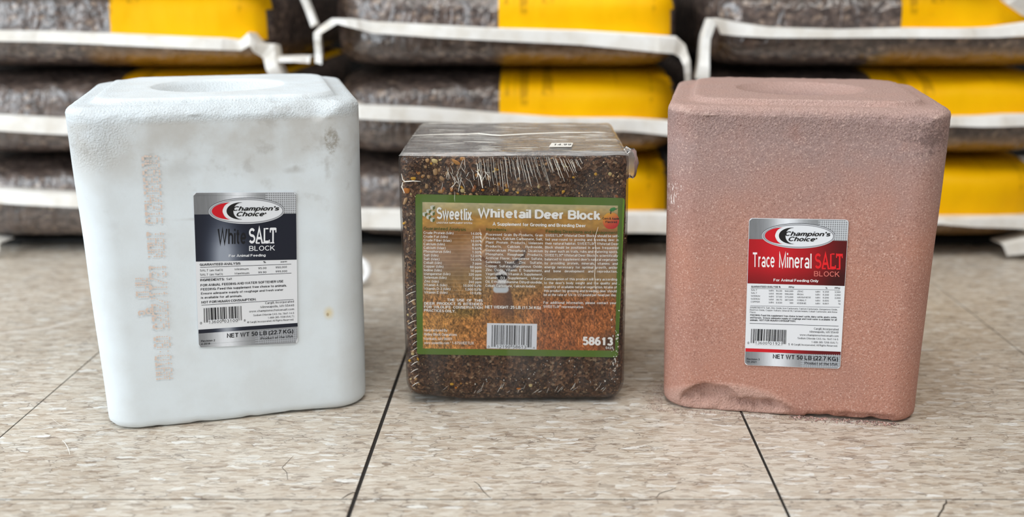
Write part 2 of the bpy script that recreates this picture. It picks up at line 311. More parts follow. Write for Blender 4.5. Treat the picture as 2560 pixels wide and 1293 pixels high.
# ------------------------------------------------------------------ printed labels
# a small sans-serif stroke alphabet: L = polyline, A = elliptic arc (cx, cy, rx, ry, from, to); cap height 1, baseline 0
GLYPHS = {
'A': 'L .02 0 .36 1 .70 0|L .15 .33 .57 .33', 'B': 'L .08 0 .08 1|L .08 .935 .40 .935|A .40 .725 .20 .21 90 -90|L .08 .515 .42 .515|A .42 .29 .22 .225 90 -90|L .08 .065 .42 .065',
'C': 'A .40 .5 .33 .435 42 318', 'D': 'L .08 0 .08 1|L .08 .935 .34 .935|A .34 .5 .34 .435 90 -90|L .08 .065 .34 .065', 'E': 'L .08 0 .08 1|L .08 .935 .62 .935|L .08 .52 .58 .52|L .08 .065 .64 .065',
'F': 'L .08 0 .08 1|L .08 .935 .60 .935|L .08 .50 .54 .50', 'G': 'A .40 .5 .33 .435 42 330|L .72 0 .72 .46 .42 .46', 'H': 'L .08 0 .08 1|L .66 0 .66 1|L .08 .52 .66 .52', 'I': 'L .08 0 .08 1',
'J': 'L .42 1 .42 .28|A .235 .28 .185 .215 0 -180', 'K': 'L .08 0 .08 1|L .66 1 .10 .38|L .28 .58 .70 0', 'L': 'L .08 1 .08 .065 .56 .065', 'M': 'L .08 0 .08 .98 .42 .05 .76 .98 .76 0', 'N': 'L .08 0 .08 .97 .64 .03 .64 1',
'O': 'A .41 .5 .34 .435 0 360', 'P': 'L .08 0 .08 1|L .08 .935 .40 .935|A .40 .70 .23 .235 90 -90|L .40 .465 .08 .465', 'Q': 'A .41 .5 .34 .435 0 360|L .50 .28 .74 .0', 'R': 'L .08 0 .08 1|L .08 .935 .42 .935|A .42 .71 .22 .225 90 -90|L .42 .485 .08 .485|L .42 .48 .66 0',
'S': 'A .35 .725 .26 .21 28 270|A .35 .29 .285 .225 90 -152', 'T': 'L .02 .935 .64 .935|L .33 0 .33 .935', 'U': 'L .08 1 .08 .34|A .36 .34 .28 .275 180 360|L .64 .34 .64 1', 'V': 'L .02 1 .34 .02 .66 1', 'W': 'L .02 1 .25 .02 .48 .98 .71 .02 .94 1',
'X': 'L .03 0 .63 1|L .03 1 .63 0', 'Y': 'L .02 1 .33 .45 .64 1|L .33 .45 .33 0', 'Z': 'L .05 .935 .58 .935 .05 .065 .60 .065',
'a': 'L .49 0 .49 .47|A .29 .47 .20 .19 0 155|A .27 .205 .21 .145 0 360', 'b': 'L .08 0 .08 1|A .30 .36 .22 .30 0 360', 'c': 'A .29 .36 .22 .30 45 315', 'd': 'L .50 0 .50 1|A .28 .36 .22 .30 0 360', 'e': 'L .06 .36 .52 .36|A .29 .36 .23 .30 0 318',
'f': 'L .16 0 .16 .80|A .31 .80 .15 .14 85 180|L .02 .66 .32 .66', 'g': 'L .50 .72 .50 0|A .28 .36 .22 .30 0 360|A .28 0 .22 .16 0 -150', 'h': 'L .08 0 .08 1|A .28 .44 .20 .22 0 180|L .48 0 .48 .44', 'i': 'L .08 0 .08 .72|L .08 .86 .08 1', 'j': 'L .12 .72 .12 -.1|A .02 -.1 .1 .09 0 -80|L .12 .86 .12 1',
'k': 'L .08 0 .08 1|L .46 .72 .10 .32|L .22 .46 .50 0', 'l': 'L .08 0 .08 1', 'm': 'L .08 0 .08 .72|A .245 .47 .165 .19 0 180|L .41 0 .41 .47|A .575 .47 .165 .19 0 180|L .74 0 .74 .47', 'n': 'L .08 0 .08 .72|A .28 .44 .20 .22 0 180|L .48 0 .48 .44',
'o': 'A .29 .36 .23 .30 0 360', 'p': 'L .08 .72 .08 -.21|A .30 .36 .22 .30 0 360', 'q': 'L .50 .72 .50 -.21|A .28 .36 .22 .30 0 360', 'r': 'L .08 0 .08 .72|A .28 .44 .20 .22 80 180', 's': 'A .26 .515 .18 .145 25 270|A .26 .215 .20 .155 90 -155', 't': 'L .16 .92 .16 .17|A .29 .17 .13 .11 180 280|L .02 .66 .31 .66',
'u': 'L .08 .72 .08 .28|A .28 .28 .20 .22 180 360|L .48 0 .48 .72', 'v': 'L .02 .72 .25 .02 .48 .72', 'w': 'L .02 .72 .19 .02 .36 .70 .53 .02 .70 .72', 'x': 'L .03 0 .45 .72|L .03 .72 .45 0', 'y': 'L .02 .72 .26 .02|L .49 .72 .22 -.10 .15 -.17 .05 -.16', 'z': 'L .05 .66 .42 .66 .05 .06 .44 .06',
'0': 'A .28 .5 .21 .435 0 360', '1': 'L .10 .74 .24 .80 .30 .94|L .31 0 .31 1', '2': 'A .28 .70 .21 .235 170 -38|L .45 .56 .08 .065 .52 .065', '3': 'A .27 .72 .19 .215 158 -90|A .27 .285 .22 .225 90 -160', '4': 'L .40 0 .40 .97 .05 .29 .54 .29', '5': 'L .48 .935 .15 .935 .10 .50|A .27 .33 .22 .265 138 -152',
'6': 'A .28 .32 .21 .26 0 360|A .36 .38 .29 .555 72 180', '7': 'L .05 .935 .50 .935 .20 0', '8': 'A .28 .725 .19 .21 0 360|A .28 .29 .22 .225 0 360', '9': 'A .28 .68 .21 .26 0 360|A .20 .62 .29 .555 252 360',
'.': 'L .07 0 .07 .14', ',': 'L .09 .13 .04 -.14', "'": 'L .06 .68 .06 1', '(': 'A .34 .38 .26 .60 118 242', ')': 'A .0 .38 .26 .60 62 -62', '%': 'A .19 .75 .13 .19 0 360|A .62 .25 .13 .19 0 360|L .58 1 .23 0', '/': 'L .0 -.03 .30 1.02', '-': 'L .02 .36 .28 .36', ':': 'L .07 0 .07 .14|L .07 .52 .07 .66',
'&': 'A .30 .77 .15 .17 0 360|A .26 .25 .20 .20 75 330|L .18 .66 .62 0|L .43 .15 .56 .46', '*': 'L .02 .80 .26 .80|L .14 .92 .14 .68', chr(169): 'A .42 .5 .38 .44 0 360|A .42 .5 .18 .22 45 315', chr(174): 'A .17 .82 .15 .16 0 360|L .12 .75 .12 .90 .22 .86 .14 .81 .22 .74'}
CAP = 1.0
_FONT = {}
def font_mesh(s, bold=0.0, shear=0.0, seg=5):
    """lettering as flat ribbons; bold widens the stroke"""
    key = (s, bold, shear, seg)
    if key in _FONT: return _FONT[key]
    w = .058 + bold * 1.6; vs, fs = [], []; x0 = 0.0
    for ch in s:
        if ch == ' ': x0 += .30; continue
        gx = 0.0
        for si, st in enumerate(GLYPHS[ch].split('|')):
            q = st.split(); n = [float(t) for t in q[1:]]
            if q[0] == 'L': P = [(n[i], n[i + 1]) for i in range(0, len(n), 2)]; closed = False
            else:
                cx, cy, rx, ry, a0, a1 = n; m = max(4, int(abs(a1 - a0) / 90 * seg)); closed = abs(a1 - a0) >= 360
                P = [(cx + rx * math.cos(math.radians(a0 + (a1 - a0) * k / m)), cy + ry * math.sin(math.radians(a0 + (a1 - a0) * k / m))) for k in range(m + (0 if closed else 1))]
            m = len(P); b0 = len(vs)
            for i in range(m):
                p = Vector(P[i]); a = Vector(P[i - 1]) if (i or closed) else None; c = Vector(P[(i + 1) % m]) if (i < m - 1 or closed) else None
                d1 = (p - a).normalized() if a is not None else (c - p).normalized(); d2 = (c - p).normalized() if c is not None else d1
                n1 = Vector((-d1.y, d1.x)); n2 = Vector((-d2.y, d2.x)); mt = n1 + n2
                mt = n1 if mt.length < .3 else mt.normalized(); k = w / max(.45, mt.dot(n1))
                vs += [(x0 + p.x + mt.x * k, p.y + mt.y * k, si * .15), (x0 + p.x - mt.x * k, p.y - mt.y * k, si * .15)]; gx = max(gx, p.x)
            for i in range(m if closed else m - 1): j = (i + 1) % m; fs.append((b0 + 2 * i, b0 + 2 * i + 1, b0 + 2 * j + 1, b0 + 2 * j))
        x0 += (.68 if ch.isdigit() else gx + .17)
    v = np.array(vs) if vs else np.zeros((0, 3))
    if shear and len(v): v[:, 0] += v[:, 1] * shear
    _FONT[key] = (v, fs); return v, fs

def homography(src, dst):
    A, b = [], []
    for (x, y), (X, Y) in zip(src, dst):
        A += [[x, y, 1, 0, 0, 0, -X * x, -X * y], [0, 0, 0, x, y, 1, -Y * x, -Y * y]]; b += [X, Y]
    h = np.linalg.solve(np.array(A, float), np.array(b, float)); return np.append(h, 1).reshape(3, 3)

class Print:
    """flat print: artwork coordinates (x right, y down) mapped on a W x H rectangle"""
    def __init__(s, quad, W, H):
        s.Hm = homography(quad, [(-W / 2, H / 2), (W / 2, H / 2), (W / 2, -H / 2), (-W / 2, -H / 2)])
        s.v, s.f, s.c, s.n = [], [], [], 0
    def add(s, pts, faces, col, layer):
        pts = np.asarray(pts, float)
        q = np.c_[pts, np.ones(len(pts))] @ s.Hm.T; q = q[:, :2] / q[:, 2:]
        s.v.append(np.c_[q[:, 0], np.zeros(len(q)) + layer, q[:, 1]])
        col = np.asarray(col, float)
        s.c.append(np.tile(np.array(lin(col)), (len(q), 1)) if col.ndim == 1 else col)
        s.f += [tuple(i + s.n for i in f) for f in faces]; s.n += len(q)
    def poly(s, pts, col, layer=1): s.add(pts, [tuple(range(len(pts)))], col, layer)
    def rect(s, x0, y0, x1, y1, col, layer=1): s.poly([(x0, y0), (x1, y0), (x1, y1), (x0, y1)], col, layer)
    def ell(s, cx, cy, rx, ry, col, layer=1, n=48, rot=0.0):
        a = np.linspace(0, 2 * np.pi, n, endpoint=False); x, y = rx * np.cos(a), ry * np.sin(a)
        s.poly(np.c_[cx + x * math.cos(rot) - y * math.sin(rot), cy + x * math.sin(rot) + y * math.cos(rot)], col, layer)
    def grid(s, corner, nx, ny, fn, layer=1):
        """corner: quad TL,TR,BR,BL in artwork coordinates; fn(x, y) -> sRGB array"""
        a, b = np.meshgrid(np.linspace(0, 1, nx + 1), np.linspace(0, 1, ny + 1)); c = np.array(corner, float)
        P = (c[0] * ((1 - a) * (1 - b))[..., None] + c[1] * (a * (1 - b))[..., None] + c[2] * (a * b)[..., None] + c[3] * ((1 - a) * b)[..., None]).reshape(-1, 2)
        col = np.clip(fn(P[:, 0], P[:, 1]) / 255.0, 0, 1); col = np.where(col <= 0.04045, col / 12.92, ((col + 0.055) / 1.055) ** 2.4)
        i = np.arange(nx * ny); r, q = i // nx, i % nx; k = r * (nx + 1) + q
        s.add(P, np.c_[k, k + 1, k + nx + 2, k + nx + 1].tolist(), col, layer)
    def text(s, body, x0, y0, x1, y1, cap, col, bold=0.0, layer=3, shear=0.0, fit=True):
        v, f = font_mesh(body, bold, shear, 8 if cap > 28 else 3)
        if not len(v): return
        x = (v[:, 0] - v[:, 0].min()) / max(1e-6, v[:, 0].max() - v[:, 0].min())
        X = x0 + (x1 - x0) * x; Y = y0 + (y1 - y0) * x - v[:, 1] / CAP * cap
        s.add(np.c_[X, Y], f, col, layer + v[:, 2])
    def build(s, name, parent, mat, step=0.00004):
        v = np.vstack(s.v); v[:, 1] = -v[:, 1] * step
        o = link_mesh(name, v, s.f, mat, parent, cols=np.vstack(s.c)); return o

def rounded_rect(W, H, r, n=6):
    pts = []
    for cx, cy, a0 in ((W / 2 - r, H / 2 - r, 0), (-W / 2 + r, H / 2 - r, 90), (-W / 2 + r, -H / 2 + r, 180), (W / 2 - r, -H / 2 + r, 270)):
        for k in range(n + 1):
            a = math.radians(a0 + 90 * k / n); pts.append((cx + r * math.cos(a), cy + r * math.sin(a)))
    return pts
def label_base(parent, W, H, r, x, z, ysurf, lean, rot, mat, thick=0.00025):
    """thin rounded sheet, lying on the front (-y) face of its block"""
    p = rounded_rect(W, H, r); n = len(p)
    vs = [(a, 0.0004, b) for a, b in p] + [(a, -thick, b) for a, b in p]
    fs = [tuple(range(n)), tuple(range(2 * n - 1, n - 1, -1))] + [(i, n + i, n + (i + 1) % n, (i + 1) % n) for i in range(n)]
    o = link_mesh('label', vs, fs, mat, parent); o.location = (x, ysurf, z); o.rotation_euler = (lean, -rot, 0)
    return o

def vnoise(x, y, seed=0):
    xi, yi = np.floor(x).astype(int), np.floor(y).astype(int); xf, yf = x - xi, y - yi
    def hsh(a, b):
        h = (a * 374761393 + b * 668265263 + seed * 1442695) & 0x7fffffff; h = ((h ^ (h >> 13)) * 1274126177) & 0x7fffffff
        return ((h ^ (h >> 16)) & 0xffff) / 65535.0
    u, w = xf * xf * (3 - 2 * xf), yf * yf * (3 - 2 * yf)
    return (hsh(xi, yi) * (1 - u) + hsh(xi + 1, yi) * u) * (1 - w) + (hsh(xi, yi + 1) * (1 - u) + hsh(xi + 1, yi + 1) * u) * w
def sst(x, a, b): 
    t = np.clip((x - a) / (b - a), 0, 1); return t * t * (3 - 2 * t)
def lerp3(a, b, t): return np.asarray(a, float) * (1 - t[:, None]) + np.asarray(b, float) * t[:, None]

DIG = '0001101 0011001 0010011 0111101 0100011 0110001 0101111 0111011 0110111 0001011'.split()
def barcode(P, digits, x0, y0, x1, y1, dx, dy, col, layer=3, ext=18, tail=0):
    """UPC bars between x0 and x1; dx, dy: lean of the bars and slope of the row over the width"""
    bits = '101' + ''.join(DIG[int(c)] for c in digits[:6]) + '01010' + ''.join(''.join('10'[int(b)] for b in DIG[int(c)]) for c in digits[6:12]) + '101'
    n = len(bits); i = 0
    while i < n:
        if bits[i] == '1':
            j = i
            while j < n and bits[j] == '1': j += 1
            a, b = x0 + (x1 - x0) * i / n, x0 + (x1 - x0) * j / n; sl = dy * (i / n)
            e = ext if (i < 11 or i > n - 12 or 45 <= i < 50) else 0
            P.poly([(a, y0 + sl), (b, y0 + sl), (b + dx, y1 + sl + e), (a + dx, y1 + sl + e)], col, layer)
            i = j
        else: i += 1

def crescent(P, cx, cy, col, layer, w=1.0, s=1.0):
    """C-shaped swoosh: outer arc bulging left, inner arc shifted right"""
    n = 20; o = []
    for k in range(n + 1):
        a = math.radians(-68 + 136 * k / n); o.append((cx - 75 * s * math.cos(a) * 1.0, cy + 72 * s * math.sin(a)))
    for k in range(n, -1, -1):
        a = math.radians(-68 + 136 * k / n); o.append((cx + 62 * s - 100 * s * w * math.cos(a), cy + 66 * s * math.sin(a)))
    fs = [(i, i + 1, 2 * n + 1 - i - 1, 2 * n + 1 - i) for i in range(n)]
    P.add(o, fs, col, layer)

def silver(hi):
    def fn(x, y):
        t = np.clip((x - 70) / 800.0, 0, 1)
        g = 118 + 105 * np.exp(-((t - hi) / 0.16) ** 2) + 30 * t + 10 * vnoise(x / 3.0, y / 160.0, 3)
        return np.c_[g * 0.98, g * 0.995, g * 1.02]
    return fn
def logo(P, ox, oy, k=1.0, tilt=0.0):
    T = lambda x, y: (ox + x * k, oy + y * k + tilt * x)
    for rx, ry, dy, c, l in ((294, 101, 0, (70, 72, 78), 3), (292, 99, 2, (200, 203, 208), 4), (286, 92, 2, (150, 152, 158), 5), (276, 85, 2, (232, 235, 240), 6)):
        P.ell(*T(0, dy), rx * k, ry * k, c, l, 64, math.atan(tilt))
    def cres(pts, c, l):
        n = len(pts) // 2; P.add([T(*q) for q in pts], [(i, i + 1, 2 * n - 2 - i, 2 * n - 1 - i) for i in range(n - 1)], c, l)
    def arc(x0, r, ry, tip, n=18, a=90):
        return [(x0 - r * math.cos(math.radians(t)) + tip * (abs(t) / a) ** 2.2, ry * math.sin(math.radians(t))) for t in np.linspace(-a, a, n)]
    outer = arc(-110, 168, 66, -10); inner = arc(-110, 96, 66, -10)
    cres(outer + inner[::-1], (168, 172, 180), 7)
    outer = arc(-116, 152, 66, 0); inner = arc(-122, 62, 66, 6)
    cres(outer + inner[::-1], (206, 16, 34), 8)
    outer = arc(-74, 112, 68, 20); inner = arc(-54, 70, 66, 20)
    cres(outer + inner[::-1], (236, 238, 242), 9)
    outer = arc(-58, 98, 66, 14); inner = arc(-54, 50, 64, 18)
    cres(outer + inner[::-1], (22, 22, 24), 10)

INK = (44, 46, 52)
# ---------------- white salt label
def label_white(base, W, H):
    P = Print([(68, 62), (862, 62), (878, 1240), (115, 1240)], W, H)
    xe = lambda y: (68 + (y - 62) * 0.0399, 862 + (y - 62) * 0.0136)
    def band(y0, y1, d=0): a, b = xe(y0); c, e = xe(y1); return [(a + 2, y0), (b - 2, y0 + d), (e - 2, y1 + d), (c + 2, y1)]
    P.grid(band(84, 232), 120, 4, silver(0.42), 1); P.grid([(92, 64), (840, 64), (860, 86), (72, 86)], 60, 2, silver(0.42), 1)
    P.grid(band(1128, 1218, -24), 120, 4, silver(0.32), 1); P.grid([(116, 1216), (876, 1192), (862, 1238), (130, 1240)], 60, 2, silver(0.32), 1)
    def navy(x, y):
        t = np.clip((x - 80) / 790.0, 0, 1); s = np.exp(-((t - 0.27) / 0.13) ** 2)
        s = s * (0.35 + 0.65 * sst(y, 250, 520)); s2 = 0.25 * np.exp(-((t - 0.42) / 0.15) ** 2) * sst(y, 300, 560)
        return lerp3((20, 26, 42), (176, 184, 198), np.clip(s + s2, 0, 1) * 0.85)
    P.grid(band(228, 586), 100, 30, navy, 2)
    P.grid([(112, 1105), (876, 1080), (877, 1108), (113, 1134)], 80, 2, lambda x, y: lerp3((22, 28, 44), (190, 195, 205), 0.8 * np.exp(-(((x - 330) / 70.0)) ** 2)), 2)
    for gx in range(640, 860, 17): P.poly([(gx, 66), (gx + 5, 66), (gx + 7, 226), (gx + 2, 226)], (206, 210, 216), 2.4)
    for gy in range(74, 226, 17): P.rect(620, gy, 858, gy + 5, (206, 210, 216), 2)
    for gx in range(570, 872, 17): P.poly([(gx, 1125), (gx + 4, 1125), (gx + 6, 1228), (gx + 2, 1228)], (182, 186, 194), 2.4)
    for gy in range(1128, 1226, 17): P.poly([(545, gy + 6), (872, gy - 6), (872, gy - 2), (545, gy + 10)], (182, 186, 194), 2)
    logo(P, 477, 203, 1.0)
    P.text("Champion's", 368, 201, 730, 201, 33, (18, 18, 20), .022, 11, .28); P.text('Choice', 398, 244, 614, 244, 34, (18, 18, 20), .022, 11, .28); P.ell(622, 222, 6, 6, (18, 18, 20), 11, 8)
    P.text('White', 254, 456, 472, 456, 116, (14, 16, 24), .014, 4)
    P.text('SALT', 494, 453, 702, 451, 114, (238, 240, 244), .018, 4)
    for x0, x1, y in ((492, 500, 0), (548, 578, 452), (592, 618, 452), (622, 645, 342), (622, 645, 452), (660, 690, 452)):
        if y: P.rect(x0, y - 5, x1, y + 5, (238, 240, 244), 5)
    P.rect(655, 338, 664, 372, (238, 240, 244), 5); P.rect(699, 338, 707, 372, (238, 240, 244), 5); P.rect(648, 428, 656, 456, (238, 240, 244), 5)
    P.text('BLOCK', 496, 512, 696, 511, 38, (236, 238, 242), .004, 4)
    P.text('For Animal Feeding', 340, 556, 624, 556, 19, (232, 234, 238), .02, 4)
    T = lambda s, x0, y0, x1, y1, c, b=.0: P.text(s, x0, y0, x1, y1, c, INK, b, 3)
    T('GUARANTEED ANALYSIS', 120, 619, 430, 615, 17, .025); T('%', 605, 608, 626, 608, 16); T('ppm', 742, 606, 790, 605, 13)
    P.rect(122, 625, 824, 628, INK, 3) if False else P.poly([(122, 629), (824, 619), (824, 622), (122, 632)], INK, 3)
    for a, b, y in (('Minimum', '95.00', 662), ('Maximum', '99.90', 694)):
        T('SALT (as NaCl)', 122, y, 294, y - 1, 16); T(a, 386, y - 4, 492 if a[1] == 'i' else 497, y - 5, 15); T(b, 567, y - 7, 630, y - 8, 15)
    T('950,000', 702, 651, 790, 649, 15); T('999,000', 702, 683, 792, 681, 15)
    P.poly([(124, 706), (826, 689), (826, 692), (124, 709)], INK, 3)
    T('INGREDIENTS:', 124, 736, 308, 733, 17, .025); T('Salt', 322, 732, 364, 731, 16)
    T('FOR ANIMAL FEEDING AND WATER SOFTENER USE', 126, 776, 762, 760, 17, .022)
    T('FEEDING: Feed this supplement free choice to animals.', 128, 807, 790, 793, 17, .016)
    T('Ensure adequate supply of roughage and fresh water', 130, 838, 762, 825, 16, .012)
    T('is available for all animals.', 130, 869, 444, 864, 16, .012); T('NOT FOR HUMAN CONSUMPTION.', 132, 906, 552, 894, 17, .025)
    P.poly([(134, 917), (844, 894), (844, 897), (134, 920)], INK, 3)
    T('Cargill, Incorporated', 622, 925, 846, 919, 17); T('Minneapolis, MN 55440', 586, 955, 848, 949, 17); T('www.championschoicesalt.com', 498, 986, 848, 978, 16)
    T('Sodium Chloride CAS. No. 7647-14-5', 530, 1016, 848, 1008, 14); T('1-888-385-7258 (SALT)', 644, 1039, 848, 1033, 14); T('© Cargill, Incorporated. All Rights Reserved.', 484, 1068, 846, 1058, 14)
    barcode(P, '013600031008', 150, 942, 438, 1034, 4, -8, (20, 22, 30))
    T('0', 124, 1064, 138, 1064, 18); P.rect(188, 1034, 290, 1062, (232, 234, 238), 4); P.text('13600', 190, 1060, 288, 1058, 23, INK, .0, 5)
    P.rect(304, 1030, 412, 1060, (232, 234, 238), 4); P.text('03100', 306, 1057, 410, 1055, 23, INK, .0, 5); T('8', 458, 1054, 470, 1054, 17)
    T('NET WT 50 LB (22.7 KG)', 328, 1174, 844, 1157, 31, .03); T('Product of the USA', 588, 1199, 842, 1191, 18, .02)
    T('Revision 2', 132, 1199, 238, 1196, 14, .02); T('4-2018', 132, 1221, 200, 1219, 14, .02)
    return P
def label_pink(base, W, H):
    P = Print([(98, 70), (865, 85), (805, 1235), (68, 1205)], W, H)
    def row(y, dx=3):          # y measured at the left edge -> left and right edge points
        t = (y - 70) / 1135.0; return (98 - 30 * t + dx, y), (865 - 60 * t - dx, y + 15 + 15 * t)
    def band(y0, y1): a, b = row(y0); c, e = row(y1); return [a, b, e, c]
    P.grid(band(92, 235), 120, 4, silver(0.40), 1); P.grid([(122, 73), (842, 87), row(92)[1], row(92)[0]], 60, 2, silver(0.4), 1)
    P.grid(band(1095, 1185), 120, 4, silver(0.30), 1); P.grid([row(1185)[0], row(1185)[1], (782, 1232), (92, 1204)], 60, 2, silver(0.3), 1)
    def red(x, y):
        t = np.clip((x - 90) / 760.0, 0, 1); s = 0.55 * np.exp(-((t - 0.3) / 0.2) ** 2) * (1 - 0.4 * sst(y, 300, 560))
        d = sst(t, 0.55, 1.0) * 0.5 + 0.25 * sst(y, 420, 580)
        return lerp3((150, 8, 20), (214, 26, 40), np.clip(s + 0.3, 0, 1)) * (1 - np.clip(d, 0, 0.65))[:, None]
    P.grid(band(231, 573), 100, 30, red, 2)
    P.grid(band(1074, 1100), 80, 2, lambda x, y: lerp3((206, 24, 38), (96, 6, 16), sst(x, 260, 700)), 2)
    for gx in range(650, 855, 17): P.poly([(gx, 90), (gx + 5, 90), (gx - 2, 242), (gx - 7, 242)], (214, 218, 224), 2.4)
    for gy in range(92, 240, 17): P.poly([(630, gy), (856, gy + 4), (856, gy + 8), (630, gy + 4)], (214, 218, 224), 2)
    for gx in range(520, 800, 17): P.poly([(gx, 1122), (gx + 4, 1122), (gx, 1222), (gx - 4, 1222)], (186, 192, 200), 2.4)
    for gy in range(1128, 1222, 17): P.poly([(500, gy - 4), (800, gy + 6), (800, gy + 10), (500, gy)], (186, 192, 200), 2)
    logo(P, 478, 207, 0.965, 0.012)
    P.text("Champion's", 374, 205, 726, 211, 33, (18, 18, 20), .022, 11, .28); P.text('Choice', 402, 246, 608, 250, 33, (18, 18, 20), .022, 11, .28); P.ell(617, 228, 6, 6, (18, 18, 20), 11, 8)
    P.text('Trace', 128, 446, 296, 450, 112, (246, 240, 240), .006, 4); P.text('Mineral', 330, 451, 580, 459, 114, (246, 240, 240), .006, 4)
    P.text('SALT', 606, 458, 818, 463, 114, (232, 30, 38), .018, 4)
    for x0, x1, y in ((660, 690, 460), (704, 730, 461), (733, 757, 348), (733, 757, 462), (772, 802, 463)): P.rect(x0, y - 5, x1, y + 5, (232, 30, 38), 5)
    P.rect(768, 344, 776, 378, (232, 30, 38), 5); P.rect(812, 346, 820, 380, (232, 30, 38), 5); P.rect(760, 434, 768, 464, (232, 30, 38), 5)
    P.text('BLOCK', 600, 519, 796, 524, 40, (226, 120, 110), .0, 4)
    P.text('For Animal Feeding Only', 288, 557, 634, 565, 20, (238, 234, 234), .02, 4)
    T = lambda s, x0, y0, x1, y1, c, b=.0: P.text(s, x0, y0, x1, y1, c, INK, b, 3)
    T('GUARANTEED ANALYSIS %', 116, 605, 342, 608, 14, .02); T('PPM', 406, 609, 446, 610, 13, .02); T('%', 688, 616, 703, 616, 12); T('PPM', 760, 617, 800, 618, 13, .02)
    P.poly([(112, 611), (800, 625), (800, 627), (112, 613)], INK, 3)
    rows = [('SALT', 'MIN', '94.00', '940,000', 'ZINC', '0.350', '3,500'), ('SALT', 'MAX', '99.00', '990,000', 'IRON', '0.200', '2,000'), ('SODIUM', 'MIN', '37.00', '373,000', 'MANGANESE', '0.200', '2,000'),
            ('SODIUM', 'MAX', '38.75', '387,500', 'COBALT', '0.005', '50'), ('COPPER', 'MIN', '0.030', '300', 'IODINE', '0.007', '70')]
    for k, r in enumerate(rows):
        y = 630 + 22.8 * k; w = lambda s, c=11.5: len(s) * c
        T(r[0], 116 - k * .6, y, 116 - k * .6 + w(r[0]), y + 1, 12); T(r[1], 254, y + 5, 290, y + 6, 12); T(r[2], 308, y + 7, 354, y + 8, 12); T(r[3], 440 - w(r[3], 9.2), y + 9, 440, y + 10, 12)
        T(r[4], 472, y + 11, 472 + w(r[4]), y + 13, 12); T('MIN', 612, y + 14, 646, y + 15, 12); T(r[5], 668, y + 15, 714, y + 16, 12); T(r[6], 804 - w(r[6], 9), y + 17, 804, y + 18, 12)
    P.poly([(110, 745), (798, 758), (798, 760), (110, 747)], INK, 3)
    T('INGREDIENTS: Salt, Zinc Oxide, Iron Carbonate, Calcium Carbonate, Manganous Oxide,', 110, 765, 782, 783, 12); T('Red Iron Oxide, Copper Sulfate, Mineral Oil, Calcium Iodate, Cobalt Carbonate, and Anise', 108, 783, 780, 802, 12); T('Flavor.', 108, 801, 156, 802, 12)
    T('FEEDING: Feed this supplement free choice to beef cattle, dairy cattle, goats, swine,', 110, 824, 778, 843, 13, .018); T('and horses.  Ensure adequate supply of roughage and fresh water is available for all', 108, 843, 776, 862, 13, .018); T('animals.  NOT FOR HUMAN CONSUMPTION.', 108, 862, 460, 872, 13, .022)
    P.poly([(106, 880), (790, 903), (790, 906), (106, 883)], INK, 3)
    T('Cargill, Incorporated', 602, 931, 790, 938, 16); T('Minneapolis, MN 55440', 568, 954, 790, 961, 16); T('www.championschoicesalt.com', 492, 978, 790, 988, 15)
    T('Sodium Chloride CAS. No. 7647-14-5', 476, 1003, 788, 1014, 14); T('1-888-385-7258 (SALT)', 584, 1034, 786, 1040, 14); T('© Cargill, Incorporated. All Rights Reserved.', 428, 1052, 784, 1064, 14)
    barcode(P, '013600019211', 118, 924, 390, 1016, -4, 9, (20, 22, 30))
    T('0', 90, 1042, 103, 1042, 18); P.rect(148, 1018, 248, 1048, (232, 234, 238), 4); P.text('13600', 150, 1043, 242, 1046, 22, INK, .0, 5)
    P.rect(257, 1024, 360, 1052, (232, 234, 238), 4); P.text('01921', 260, 1048, 356, 1050, 22, INK, .0, 5); T('1', 404, 1053, 412, 1053, 17)
    T('NET WT 50 LB (22.7 KG)', 286, 1153, 788, 1174, 31, .03); T('Product of the USA', 532, 1198, 784, 1208, 18, .02)
    T('Revision 3', 85, 1164, 184, 1168, 14, .02); T('10-2021', 85, 1185, 160, 1188, 14, .02)
    return P

